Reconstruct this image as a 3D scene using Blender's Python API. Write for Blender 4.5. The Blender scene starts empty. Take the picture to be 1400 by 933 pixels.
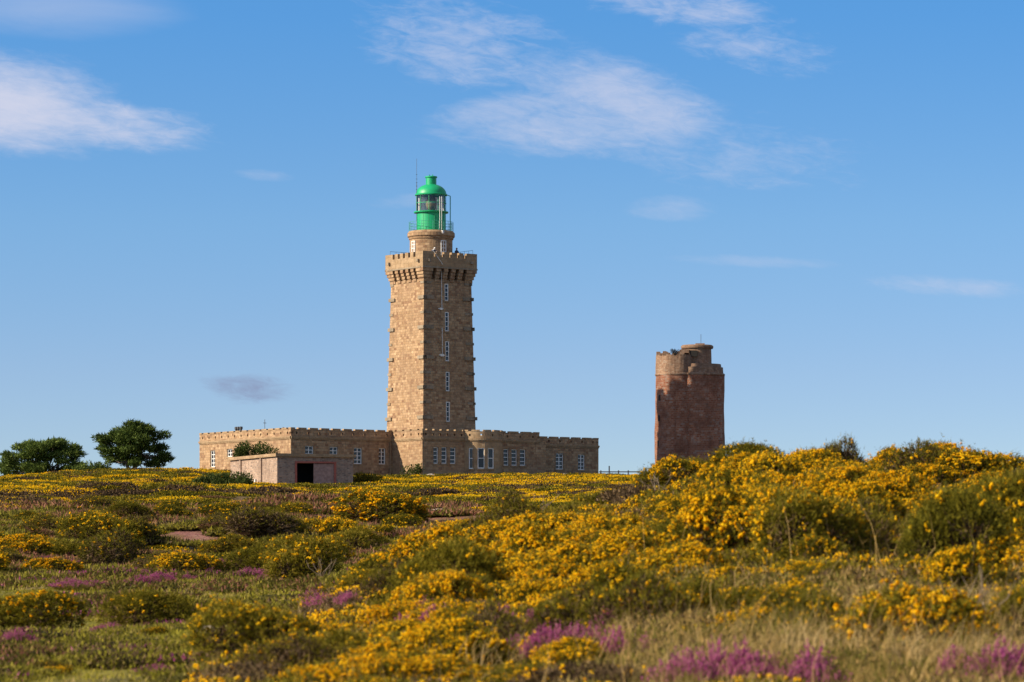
import bpy, math, random
import numpy as np
from mathutils import Vector

S = bpy.context.scene
C = S.collection
R = math.radians
rng = np.random.default_rng(7)
random.seed(7)

# ------------------------------------------------------------------ camera facts
F, CX, HY = 4900.0, 700.0, 800.0            # focal length, centre and horizon in pixels of the photograph
SUN = Vector((-.818, -.288, .47)).normalized()

# ------------------------------------------------------------------ small helpers
def tag(o, label=None, cat=None, group=None, kind=None):
    if label: o['label'] = label
    if cat: o['category'] = cat
    if group: o['group'] = group
    if kind: o['kind'] = kind
    return o

def empty(name, loc, rz=0.0):
    o = bpy.data.objects.new(name, None)
    o.empty_display_size = .5
    C.objects.link(o)
    o.location = loc; o.rotation_euler = (0, 0, rz)
    return o

def copy_tree(o, parent=None):
    c = o.copy(); C.objects.link(c); c.parent = parent
    for ch in o.children:
        copy_tree(ch, c)
    return c

def smooth01(t):
    t = np.clip(t, 0, 1)
    return t * t * (3 - 2 * t)

def vnoise(x, y, seed=0):
    x = np.asarray(x, float); y = np.asarray(y, float)
    xi = np.floor(x); yi = np.floor(y)
    fx = x - xi; fy = y - yi
    fx = fx * fx * (3 - 2 * fx); fy = fy * fy * (3 - 2 * fy)
    def h(a, b):
        v = np.sin(a * 127.1 + b * 311.7 + seed * 74.7) * 43758.5453
        return v - np.floor(v)
    return (h(xi, yi) * (1 - fx) + h(xi + 1, yi) * fx) * (1 - fy) + (h(xi, yi + 1) * (1 - fx) + h(xi + 1, yi + 1) * fx) * fy

def fbm(x, y, seed=0, o=3):
    s = 0; a = .5; t = 0
    for i in range(o):
        s = s + a * vnoise(x * 2 ** i, y * 2 ** i, seed + i); t += a; a *= .5
    return s / t

class MB:
    """collects quads, boxes, tubes and lathes into one mesh"""
    def __init__(s):
        s.v, s.f, s.uv, s.m = [], [], [], []
    def poly(s, pts, m=0, uv=None):
        pts = [Vector(p) for p in pts]
        n = (pts[1] - pts[0]).cross(pts[2] - pts[1])
        if n.length < 1e-9 and len(pts) > 3: n = (pts[2] - pts[1]).cross(pts[3] - pts[2])
        i0 = len(s.v); s.v += [tuple(p) for p in pts]
        s.f.append(tuple(range(i0, i0 + len(pts)))); s.m.append(m)
        if uv is None:
            a = [abs(c) for c in n]
            if a[2] >= a[0] and a[2] >= a[1]: uv = [(p.x, p.y) for p in pts]
            elif a[0] >= a[1]: uv = [(p.y + 100, p.z) for p in pts]
            else: uv = [(p.x, p.z) for p in pts]
        s.uv.append(uv)
    def box(s, x0, x1, y0, y1, z0, z1, m=0):
        p = [(x0, y0, z0), (x1, y0, z0), (x1, y1, z0), (x0, y1, z0), (x0, y0, z1), (x1, y0, z1), (x1, y1, z1), (x0, y1, z1)]
        for q in ((0, 3, 2, 1), (4, 5, 6, 7), (0, 1, 5, 4), (1, 2, 6, 5), (2, 3, 7, 6), (3, 0, 4, 7)):
            s.poly([p[i] for i in q], m)
    def lathe(s, prof, cx=0, cy=0, n=48, m=0, cap=True, a0=0., a1=2 * math.pi):
        full = abs(a1 - a0 - 2 * math.pi) < 1e-6
        for (r0, z0), (r1, z1) in zip(prof[:-1], prof[1:]):
            rr = max(r0, r1)
            for i in range(n):
                t0 = a0 + (a1 - a0) * i / n; t1 = a0 + (a1 - a0) * (i + 1) / n
                P = lambda r, z, t: (cx + r * math.cos(t), cy + r * math.sin(t), z)
                flat = abs(z1 - z0) < 1e-6
                va, vb = (r0, r1) if flat else (z0, z1)
                uv = [(t0 * rr, va), (t1 * rr, va), (t1 * rr, vb), (t0 * rr, vb)]
                if r1 < 1e-6: s.poly([P(r0, z0, t0), P(r0, z0, t1), P(0, z1, 0)], m, uv[:3])
                elif r0 < 1e-6: s.poly([P(0, z0, 0), P(r1, z1, t1), P(r1, z1, t0)], m, [uv[0], uv[2], uv[3]])
                else: s.poly([P(r0, z0, t0), P(r0, z0, t1), P(r1, z1, t1), P(r1, z1, t0)], m, uv)
    def tube(s, p, q, r, n=6, m=0, r2=None):
        p = Vector(p); q = Vector(q); r2 = r if r2 is None else r2
        d = (q - p).normalized()
        a = d.cross(Vector((0, 0, 1)) if abs(d.z) < .9 else Vector((1, 0, 0))).normalized(); b = d.cross(a)
        ring = lambda c, rr: [c + (a * math.cos(2 * math.pi * i / n) + b * math.sin(2 * math.pi * i / n)) * rr for i in range(n)]
        A, B = ring(p, r), ring(q, r2)
        for i in range(n):
            j = (i + 1) % n
            s.poly([A[j], A[i], B[i], B[j]], m)
        s.poly(A, m); s.poly(B[::-1], m)
    def build(s, name, mats, parent=None, org=(0, 0, 0), smooth=False, loc=None, rz=0):
        me = bpy.data.meshes.new(name)
        me.from_pydata([(x - org[0], y - org[1], z - org[2]) for x, y, z in s.v], [], s.f)
        ul = me.uv_layers.new(name='UVMap')
        flat = [c for f in s.uv for uv in f for c in uv]
        ul.data.foreach_set('uv', flat)
        if not isinstance(mats, (list, tuple)): mats = [mats]
        for mt in mats: me.materials.append(mt)
        me.polygons.foreach_set('material_index', s.m)
        if smooth: me.polygons.foreach_set('use_smooth', [True] * len(s.f))
        me.update()
        if smooth:
            import bmesh
            bm = bmesh.new(); bm.from_mesh(me); bmesh.ops.remove_doubles(bm, verts=bm.verts, dist=1e-4)
            for e in bm.edges:
                if len(e.link_faces) == 2 and e.calc_face_angle(0) > R(35): e.smooth = False
            bm.to_mesh(me); bm.free()
        o = bpy.data.objects.new(name, me); C.objects.link(o)
        if parent: o.parent = parent
        if loc is not None: o.location = loc
        if rz: o.rotation_euler = (0, 0, rz)
        return o

def np_mesh(name, V, tris, mats, midx=None, shade=None):
    me = bpy.data.meshes.new(name)
    V = np.ascontiguousarray(V, dtype=np.float32); T = np.ascontiguousarray(tris, dtype=np.int32)
    me.vertices.add(len(V)); me.vertices.foreach_set('co', V.ravel())
    me.loops.add(T.size); me.loops.foreach_set('vertex_index', T.ravel())
    me.polygons.add(len(T)); me.polygons.foreach_set('loop_start', np.arange(0, T.size, 3, dtype=np.int32))
    for m in mats: me.materials.append(m)
    if midx is not None: me.polygons.foreach_set('material_index', np.ascontiguousarray(midx, dtype=np.int32))
    if shade is not None:
        at = me.attributes.new('tint', 'FLOAT', 'FACE'); at.data.foreach_set('value', np.ascontiguousarray(shade, dtype=np.float32))
    me.update(calc_edges=True); me.validate()
    return me

def np_obj(name, me, parent=None):
    o = bpy.data.objects.new(name, me); C.objects.link(o)
    if parent: o.parent = parent
    return o

def unit(a):
    return a / np.maximum(np.linalg.norm(a, axis=-1, keepdims=True), 1e-9)

def blades(P, D, L, W, g):
    """one thin triangle per point: base P, direction D, length L, width W"""
    n = len(P)
    side = unit(np.cross(D, unit(g.normal(size=(n, 3)))))
    a = P - side * (W * .5)[:, None]; b = P + side * (W * .5)[:, None]; c = P + D * L[:, None]
    V = np.stack([a, b, c], 1).reshape(-1, 3)
    return V, np.arange(n * 3).reshape(-1, 3)

OV = np.array([(1, 0, 0), (-1, 0, 0), (0, 1, 0), (0, -1, 0), (0, 0, 1), (0, 0, -1)], float)
OT = np.array([(0, 2, 4), (2, 1, 4), (1, 3, 4), (3, 0, 4), (2, 0, 5), (1, 2, 5), (3, 1, 5), (0, 3, 5)])
def octas(P, r, g):
    n = len(P)
    q = unit(g.normal(size=(n, 3))); u = unit(np.cross(q, g.normal(size=(n, 3)))); w = np.cross(q, u)
    M = np.stack([q, u, w], 1)
    sc = r[:, None] * g.uniform(.65, 1.25, size=(n, 3))
    V = P[:, None, :] + np.einsum('kj,njl->nkl', OV, M * sc[:, :, None])
    T = OT[None] + (np.arange(n) * 6)[:, None, None]
    return V.reshape(-1, 3), T.reshape(-1, 3)

def join(*vt):
    V, T, o = [], [], 0
    for v, t in vt:
        V.append(v); T.append(t + o); o += len(v)
    return np.concatenate(V), np.concatenate(T)

# ------------------------------------------------------------------ terrain
ZP = [(-4000, -14), (-400, -7), (-50, -2.6), (0, -1.5), (12, -1.08), (18, -.92), (27, -.76), (40, -.5), (60, -.18), (80, .42), (100, 1.15), (150, 3.0),
      (200, 4.8), (250, 6.2), (320, 8.45), (350, 9.35), (380, 11.2), (400, 12.2), (430, 12.8), (470, 12.5), (520, 9), (700, -10), (1500, -28), (9000, -30)]
ZY = np.array([p[0] for p in ZP], float); ZZ = np.array([p[1] for p in ZP], float)
def z0(y):
    y = np.asarray(y, float)
    def g(q): return np.interp(q, ZY, ZZ)
    w = np.clip(np.abs(y) * .06, 2., 40.)
    return (g(y - w) + 2 * g(y - w * .5) + 2 * g(y) + 2 * g(y + w * .5) + g(y + w)) / 8
def mound_a(x): return smooth01((np.asarray(x, float) + 4.2) / 7.8)
def mound_b(y):
    y = np.asarray(y, float)
    up = np.clip((y - 16) / 32, 0, 1); dn = 1 - smooth01((y - 46) / 36)
    return np.where(y < 47, up, 1.0) * dn
def ground_z(x, y):
    x = np.asarray(x, float); y = np.asarray(y, float)
    z = z0(y) + (1.75 - .22 * smooth01((x - 4.6) / 3)) * mound_a(x) * mound_b(y)
    near = np.clip(y / 60, .25, 1)
    z = z + (fbm(x * 1.3, y * 1.1, 15, 2) - .5) * .16 * np.clip((y - 20) / 10, 0, 1) * np.clip((110 - y) / 30, 0, 1)
    z = z + (fbm(x * .35, y * .35, 3) - .5) * .34 * near + (fbm(x * .06, y * .06, 9) - .5) * .9 * np.clip((y - 60) / 120, 0, 1) * np.clip((380 - y) / 60, .15, 1)
    z = z + (fbm(x * .13, y * .09, 19) - .5) * 1.5 * np.clip((y - 50) / 45, 0, 1) * np.clip((310 - y) / 130, 0, 1) * (1 - mound_a(x + 1))
    # gentle swell to the left of the houses, lower towards the frame's edge
    far = np.clip((y - 300) / 100, 0, 1)
    z = z + far * (.55 * np.exp(-((x + 40) / 12) ** 2) - .5 * smooth01((-x - 46) / 14) - .3 * smooth01((x - 5) / 15))
    return z
def hit(px, py):
    ys = np.concatenate([np.arange(14, 90, .1), np.arange(90, 470, .5)])
    xs = (px - CX) * ys / F; rz = (HY - py) * ys / F
    k = np.nonzero(ground_z(xs, ys) >= rz)[0]
    y = ys[k[0]] if len(k) else 430.
    x = (px - CX) * y / F
    return float(x), float(y), float(ground_z(x, y))
def topx(x, y, z): return CX + F * x / y, HY - F * z / y

# ------------------------------------------------------------------ materials
def newmat(name):
    m = bpy.data.materials.new(name); m.use_nodes = True
    nt = m.node_tree; b = nt.nodes['Principled BSDF']
    return m, nt, b
def nd(nt, t, **k):
    n = nt.nodes.new(t)
    for a, v in k.items():
        if a.startswith('i_'): n.inputs[a[2:].replace('_', ' ')].default_value = v
        else: setattr(n, a, v)
    return n
def col(c): return (c[0], c[1], c[2], 1)
def mix(nt, fac, a, b, mode='MIX'):
    n = nt.nodes.new('ShaderNodeMix'); n.data_type = 'RGBA'; n.blend_type = mode
    for s, v in ((n.inputs[0], fac), (n.inputs[6], a), (n.inputs[7], b)):
        if hasattr(v, 'links'): nt.links.new(v, s)
        elif isinstance(v, (int, float)): s.default_value = v
        else: s.default_value = col(v)
    return n.outputs[2]
def ramp(nt, src, stops):
    r = nt.nodes.new('ShaderNodeValToRGB'); nt.links.new(src, r.inputs[0])
    e = r.color_ramp.elements
    while len(e) < len(stops): e.new(.5)
    for el, (p, c) in zip(e, stops):
        el.position = p; el.color = col(c) if isinstance(c, tuple) else (c, c, c, 1)
    return r.outputs[0]
def noise(nt, vec, scale, detail=4, rough=.55):
    n = nt.nodes.new('ShaderNodeTexNoise'); n.inputs['Scale'].default_value = scale
    n.inputs['Detail'].default_value = detail; n.inputs['Roughness'].default_value = rough
    nt.links.new(vec, n.inputs['Vector']); return n.outputs['Fac']

def plain(name, c, rough=.6, metal=0., vary=.15, spec=.5):
    m, nt, b = newmat(name)
    tc = nd(nt, 'ShaderNodeTexCoord')
    f = noise(nt, tc.outputs['Object'], 3.0)
    k = ramp(nt, f, [(.3, tuple(x * (1 - vary) for x in c)), (.7, tuple(min(1, x * (1 + vary)) for x in c))])
    nt.links.new(k, b.inputs['Base Color'])
    b.inputs['Roughness'].default_value = rough; b.inputs['Metallic'].default_value = metal
    b.inputs['Specular IOR Level'].default_value = spec
    return m

def masonry(name, c1, c2, mortar, w, h, stain, mw=.014, bump=.5, odd=None, big=.35, wobble=.02, blot=.7):
    c1, c2, mortar, stain, odd = [tuple(.905 * q_ for q_ in t_) if t_ else None for t_ in (c1, c2, mortar, stain, odd)]
    m, nt, b = newmat(name)
    uv = nd(nt, 'ShaderNodeUVMap'); uv.uv_map = 'UVMap'
    tc = nd(nt, 'ShaderNodeTexCoord')
    # courses wander a little
    wob = nd(nt, 'ShaderNodeTexNoise', i_Scale=1.3, i_Detail=2.0)
    nt.links.new(uv.outputs[0], wob.inputs['Vector'])
    add = nd(nt, 'ShaderNodeMixRGB', blend_type='LINEAR_LIGHT'); add.inputs[0].default_value = wobble
    nt.links.new(uv.outputs[0], add.inputs[1]); nt.links.new(wob.outputs['Color'], add.inputs[2])
    br = nd(nt, 'ShaderNodeTexBrick', offset=.5, offset_frequency=2, squash=.72, squash_frequency=3)
    br.inputs['Scale'].default_value = 1; br.inputs['Mortar Size'].default_value = mw; br.inputs['Mortar Smooth'].default_value = .3
    br.inputs['Brick Width'].default_value = w; br.inputs['Row Height'].default_value = h; br.inputs['Bias'].default_value = -.1
    br.inputs['Color1'].default_value = col(c1); br.inputs['Color2'].default_value = col(c2); br.inputs['Mortar'].default_value = col(mortar)
    nt.links.new(add.outputs[0], br.inputs['Vector'])
    n1 = noise(nt, tc.outputs['Object'], big, 6, .65)
    n2 = noise(nt, tc.outputs['Object'], 2.6, 5, .7)
    c = br.outputs['Color']
    if odd:
        vo = nd(nt, 'ShaderNodeTexBrick', offset=.5, offset_frequency=2, squash=.72, squash_frequency=3)
        for kk in ('Scale', 'Mortar Size', 'Brick Width', 'Row Height'): vo.inputs[kk].default_value = br.inputs[kk].default_value
        vo.inputs['Color1'].default_value = (0, 0, 0, 1); vo.inputs['Color2'].default_value = (1, 1, 1, 1); vo.inputs['Bias'].default_value = 0
        mp = nd(nt, 'ShaderNodeVectorMath', operation='ADD'); mp.inputs[1].default_value = (37 * w, 58 * h, 0)
        nt.links.new(add.outputs[0], mp.inputs[0]); nt.links.new(mp.outputs[0], vo.inputs['Vector'])
        k = ramp(nt, vo.outputs['Color'], [(.72, 0.), (.9, .85)])
        c = mix(nt, k, c, odd)
    c = mix(nt, ramp(nt, n1, [(.38, 0.), (.7, blot)]), c, stain)
    sv = nd(nt, 'ShaderNodeMapping'); sv.inputs['Scale'].default_value = (1.6, .12, 1)
    nt.links.new(uv.outputs[0], sv.inputs['Vector'])
    n3 = noise(nt, sv.outputs[0], 1., 5, .7)
    c = mix(nt, ramp(nt, n3, [(.5, 0.), (.72, .55)]), c, tuple(.62 * q_ for q_ in stain))
    c = mix(nt, .55, c, mix(nt, 1., c, ramp(nt, n2, [(.25, .5), (.75, 1.35)]), 'MULTIPLY'))
    nt.links.new(c, b.inputs['Base Color'])
    b.inputs['Roughness'].default_value = .92; b.inputs['Specular IOR Level'].default_value = .2
    bm = nd(nt, 'ShaderNodeBump'); bm.inputs['Strength'].default_value = bump; bm.inputs['Distance'].default_value = .06
    hh = nd(nt, 'ShaderNodeMath', operation='SUBTRACT'); nt.links.new(n2, hh.inputs[0]); nt.links.new(br.outputs['Fac'], hh.inputs[1])
    nt.links.new(hh.outputs[0], bm.inputs['Height']); nt.links.new(bm.outputs[0], b.inputs['Normal'])
    return m

def leafmat(name, stops, transl=.25, rough=.6):
    m, nt, b = newmat(name)
    at = nd(nt, 'ShaderNodeAttribute', attribute_name='tint')
    oi = nd(nt, 'ShaderNodeObjectInfo')
    a = nd(nt, 'ShaderNodeMath', operation='MULTIPLY_ADD'); nt.links.new(oi.outputs['Random'], a.inputs[0])
    a.inputs[1].default_value = .3; 
    s = nd(nt, 'ShaderNodeMath', operation='SUBTRACT'); nt.links.new(at.outputs['Fac'], s.inputs[0]); s.inputs[1].default_value = .15
    nt.links.new(s.outputs[0], a.inputs[2])
    k = ramp(nt, a.outputs[0], stops)
    nt.links.new(k, b.inputs['Base Color'])
    b.inputs['Roughness'].default_value = rough; b.inputs['Specular IOR Level'].default_value = .06
    out = nt.nodes['Material Output']
    tr = nd(nt, 'ShaderNodeBsdfTranslucent'); nt.links.new(k, tr.inputs['Color'])
    ms = nd(nt, 'ShaderNodeMixShader'); ms.inputs[0].default_value = transl
    nt.links.new(b.outputs[0], ms.inputs[1]); nt.links.new(tr.outputs[0], ms.inputs[2]); nt.links.new(ms.outputs[0], out.inputs['Surface'])
    return m

M = {}
M['granite'] = masonry('granite_blocks', (.40, .255, .14), (.60, .42, .255), (.30, .21, .14), .50, .285, (.33, .215, .135), odd=(.25, .135, .08), mw=.018)
M['granite_trim'] = masonry('granite_trim', (.385, .265, .155), (.50, .36, .225), (.29, .21, .135), .8, .42, (.28, .195, .12), bump=.3)
M['grey_stone'] = masonry('grey_granite', (.33, .265, .19), (.40, .33, .25), (.25, .2, .15), 2.2, .9, (.24, .2, .15), bump=.3)
M['rubble'] = masonry('pink_rubble', (.42, .28, .21), (.58, .42, .32), (.44, .36, .29), .34, .17, (.26, .19, .15), mw=.025, odd=(.2, .15, .13), wobble=.06)
M['brick'] = masonry('old_red_rubble', (.31, .10, .055), (.47, .215, .13), (.42, .29, .21), .46, .21, (.19, .085, .055), mw=.025, odd=(.44, .33, .27), big=.45, wobble=.07, blot=1.)
M['brick_top'] = masonry('old_pale_rubble', (.30, .16, .10), (.46, .29, .19), (.33, .24, .17), .34, .16, (.17, .11, .08), mw=.025, odd=(.44, .33, .25), wobble=.07)
M['green'] = plain('lantern_green_paint', (.005, .37, .15), .45, vary=.06)
M['rail_green'] = plain('pale_green_paint', (.05, .33, .26), .45)
M['white'] = plain('white_paint', (.8, .8, .78), .5, vary=.05)
M['dark'] = plain('dark_metal', (.05, .05, .055), .5)
M['lead'] = plain('roof_gravel', (.22, .2, .18), .9)
M['red'] = plain('rusty_red_paint', (.36, .10, .07), .7)
M['door'] = plain('weathered_door', (.33, .21, .18), .8, vary=.3)
M['black'] = plain('interior_shade_black', (.02, .018, .016), .9)  # near-black colour stands in for the shade inside openings
M['navy'] = plain('navy_cloth', (.02, .025, .05), .8)
M['skin'] = plain('skin', (.45, .27, .2), .6)
M['stone'] = plain('pale_stone', (.45, .38, .32), .9, vary=.3)
M['wood'] = plain('grey_weathered_wood', (.2, .17, .14), .9, vary=.3)
M['bark'] = plain('bark', (.11, .085, .065), .95, vary=.35)
M['twig'] = plain('dry_twig', (.22, .165, .11), .9, vary=.3)
m, nt, b = newmat('window_glass')
b.inputs['Base Color'].default_value = (.025, .032, .045, 1); b.inputs['Roughness'].default_value = .08; b.inputs['Specular IOR Level'].default_value = .35
M['pane'] = m
m, nt, b = newmat('lantern_glass')
out = nt.nodes['Material Output']
tr = nd(nt, 'ShaderNodeBsdfTransparent'); gl = nd(nt, 'ShaderNodeBsdfGlossy'); gl.inputs['Roughness'].default_value = .05
fr = nd(nt, 'ShaderNodeFresnel'); fr.inputs[0].default_value = 1.4
ad = nd(nt, 'ShaderNodeMath', operation='ADD'); ad.inputs[1].default_value = .03; nt.links.new(fr.outputs[0], ad.inputs[0])
ms = nd(nt, 'ShaderNodeMixShader'); nt.links.new(ad.outputs[0], ms.inputs[0]); nt.links.new(tr.outputs[0], ms.inputs[1]); nt.links.new(gl.outputs[0], ms.inputs[2])
nt.links.new(ms.outputs[0], out.inputs['Surface'])
M['glass'] = m
m, nt, b = newmat('white_curtain')
b.inputs['Base Color'].default_value = (.85, .85, .83, 1); b.inputs['Roughness'].default_value = .9
tr = nd(nt, 'ShaderNodeBsdfTranslucent'); tr.inputs['Color'].default_value = (.9, .9, .88, 1)
ms = nd(nt, 'ShaderNodeMixShader'); ms.inputs[0].default_value = .6
nt.links.new(b.outputs[0], ms.inputs[1]); nt.links.new(tr.outputs[0], ms.inputs[2]); nt.links.new(ms.outputs[0], nt.nodes['Material Output'].inputs['Surface'])
M['curtain'] = m
m, nt, b = newmat('fresnel_lens')
tc = nd(nt, 'ShaderNodeTexCoord')
wv = nd(nt, 'ShaderNodeTexWave', wave_type='BANDS', bands_direction='Z'); wv.inputs['Scale'].default_value = 2.2; wv.inputs['Distortion'].default_value = .6
nt.links.new(tc.outputs['Object'], wv.inputs['Vector'])
nt.links.new(ramp(nt, wv.outputs['Color'], [(.2, (.05, .07, .055)), (.55, (.22, .17, .09)), (.9, (.5, .42, .26))]), b.inputs['Base Color'])
b.inputs['Roughness'].default_value = .15; b.inputs['Metallic'].default_value = .4
M['lens'] = m

M['gorse'] = leafmat('gorse_spines', [(.0, (.03, .03, .005)), (.4, (.115, .106, .010)), (.75, (.24, .195, .017)), (1., (.36, .25, .045))])
M['gorse_dry'] = leafmat('gorse_dead_wood', [(.0, (.035, .024, .014)), (.6, (.10, .064, .034)), (1., (.22, .15, .085))], .1)
M['bloom'] = leafmat('gorse_bloom', [(.0, (.84, .42, .004)), (.4, (.97, .585, .006)), (1., (.98, .69, .02))], .45, .5)
M['heather'] = leafmat('bell_heather_bloom', [(.0, (.26, .035, .14)), (.5, (.46, .075, .29)), (1., (.60, .22, .36))], .3)
M['heather_old'] = leafmat('faded_heather_bloom', [(.0, (.17, .075, .045)), (.5, (.29, .13, .085)), (1., (.40, .22, .14))], .2)
M['heath_green'] = leafmat('heather_sprigs', [(.0, (.06, .055, .012)), (.5, (.16, .14, .026)), (1., (.27, .20, .06))], .2)
M['straw'] = leafmat('dry_grass_blades', [(.0, (.14, .13, .025)), (.25, (.24, .20, .05)), (.5, (.40, .265, .09)), (.8, (.52, .36, .14)), (1., (.58, .44, .22))], .35)
M['turf'] = leafmat('turf_blades', [(.0, (.13, .12, .016)), (.35, (.27, .25, .026)), (.65, (.38, .325, .045)), (.85, (.32, .235, .10)), (1., (.42, .32, .16))], .35)
M['cypress'] = leafmat('cypress_sprays', [(.0, (.028, .05, .012)), (.5, (.08, .12, .024)), (1., (.17, .22, .05))], .2)
M['shrub'] = leafmat('shrub_leaves', [(.0, (.03, .045, .012)), (.5, (.06, .085, .02)), (1., (.11, .125, .035))], .25)

# ground: turf, litter, heath and soil, blotched by noise; 'lawn' and 'heath' weights come from the mesh
m, nt, b = newmat('heath_ground')
tc = nd(nt, 'ShaderNodeTexCoord')
O_ = tc.outputs['Object']
a_l = nd(nt, 'ShaderNodeAttribute', attribute_name='lawn'); a_h = nd(nt, 'ShaderNodeAttribute', attribute_name='heath')
nA = noise(nt, O_, .9, 6, .65); nB = noise(nt, O_, 5.5, 5, .65); nC = noise(nt, O_, .16, 5, .6)
litter = ramp(nt, nB, [(.25, (.05, .045, .02)), (.5, (.11, .095, .04)), (.75, (.2, .16, .08))])
turf = ramp(nt, nA, [(.28, (.11, .085, .03)), (.42, (.19, .18, .03)), (.55, (.25, .225, .04)), (.66, (.22, .16, .07)), (.75, (.30, .22, .12))])
turf = mix(nt, .5, turf, mix(nt, 1., turf, ramp(nt, nB, [(.3, .45), (.7, 1.4)]), 'MULTIPLY'))
heath = ramp(nt, nA, [(.3, (.13, .09, .04)), (.45, (.23, .12, .085)), (.55, (.25, .115, .11)), (.7, (.30, .20, .13))])
c = mix(nt, a_h.outputs['Fac'], litter, heath)
c = mix(nt, a_l.outputs['Fac'], c, turf)
soil = mix(nt, ramp(nt, noise(nt, O_, .55, 4, .7), [(.60, 0.), (.7, .8)]), c, (.30, .215, .15))
nt.links.new(soil, b.inputs['Base Color']); b.inputs['Roughness'].default_value = 1; b.inputs['Specular IOR Level'].default_value = .1
bp = nd(nt, 'ShaderNodeBump'); bp.inputs['Strength'].default_value = .8; bp.inputs['Distance'].default_value = .12
nt.links.new(nB, bp.inputs['Height']); nt.links.new(bp.outputs[0], b.inputs['Normal'])
M['ground'] = m

# ------------------------------------------------------------------ ground sheet
def steps(*segs):
    out = []
    for a, b_, s in segs: out += list(np.arange(a, b_, s))
    return np.array(out)
gy = np.concatenate([[-4000, -1500, -600, -250, -120, -60, -30], steps((-15, 10, 2.5), (10, 95, .4), (95, 200, 1.2), (200, 480, 4), (480, 800, 20)), [800, 1100, 1600, 2500, 4500, 9000]])
gxp = np.concatenate([steps((0, 14, .3), (14, 40, 1.4), (40, 110, 4), (110, 300, 25)), [300, 450, 800, 1500, 3000, 6000]])
gx = np.concatenate([-gxp[:0:-1], gxp])
X, Y = np.meshgrid(gx, gy)
Z = ground_z(X, Y)
nx, ny = len(gx), len(gy)
idx = np.arange(nx * ny).reshape(ny, nx)
q = np.stack([idx[:-1, :-1], idx[:-1, 1:], idx[1:, 1:], idx[1:, :-1]], -1).reshape(-1, 4)
tri = np.concatenate([q[:, [0, 1, 2]], q[:, [0, 2, 3]]])
def lawn_w(x, y):
    w = smooth01((62 + 14 * (fbm(x * .2, y * .2, 5) - .5) - y) / 14) * (1 - smooth01((x + 4.0 - .03 * (y - 25) + 2.2 * (fbm(x * .3, y * .15, 8) - .5)) / 1.6))
    return w
def heath_w(x, y):
    return smooth01((y - 48) / 25) * smooth01((fbm(x * .07, y * .035, 12) - .33) / .2) * (1 - .75 * smooth01((y - 170) / 60))
me = np_mesh('ground', np.stack([X, Y, Z], -1).reshape(-1, 3), tri, [M['ground']])
for nm, w in (('lawn', lawn_w(X, Y)), ('heath', heath_w(X, Y))):
    at = me.attributes.new(nm, 'FLOAT', 'POINT'); at.data.foreach_set('value', w.astype(np.float32).ravel())
me.polygons.foreach_set('use_smooth', [True] * len(me.polygons))
tag(np_obj('ground', me), kind='structure')

# ------------------------------------------------------------------ buildings: common frame
OX, OY, RZ = -9.14, 405.0, R(36.2)
ca, sa = math.cos(RZ), math.sin(RZ)
def wpt(u, v): return OX + u * ca - v * sa, OY + u * sa + v * ca
def u_at(px, v):
    k = (px - CX) / F                            # x = k*y
    return (k * (OY + v * ca) - (OX - v * sa)) / (ca - k * sa)
def v_at(px, u):
    k = (px - CX) / F
    return (k * (OY + u * sa) - (OX + u * ca)) / (-sa - k * ca)
def z_at(py, u, v): return (HY - py) * wpt(u, v)[1] / F

def skin(mb, P, nrm, ss, zs, holes, depth, m=0):
    """front of a wall as a sheet P(s,z), with real openings: holes = (s0,s1,z0,z1), reveals of the given depth along -nrm"""
    S_ = sorted(set(list(ss) + [h[i] for h in holes for i in (0, 1)])); Z_ = sorted(set(list(zs) + [h[i] for h in holes for i in (2, 3)]))
    n = Vector(nrm)
    for a, b_ in zip(S_[:-1], S_[1:]):
        for c0, d0 in zip(Z_[:-1], Z_[1:]):
            if b_ - a < 1e-5 or d0 - c0 < 1e-5: continue
            sm, zm = (a + b_) / 2, (c0 + d0) / 2
            if any(h[0] < sm < h[1] and h[2] < zm < h[3] for h in holes): continue
            mb.poly([P(a, c0), P(b_, c0), P(b_, d0), P(a, d0)], m)
    for a, b_, c0, d0 in holes:
        f = [Vector(P(a, c0)), Vector(P(b_, c0)), Vector(P(b_, d0)), Vector(P(a, d0))]
        k = [p - n * depth for p in f]
        for i in range(4):
            j = (i + 1) % 4
            mb.poly([f[j], f[i], k[i], k[j]], m)

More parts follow.
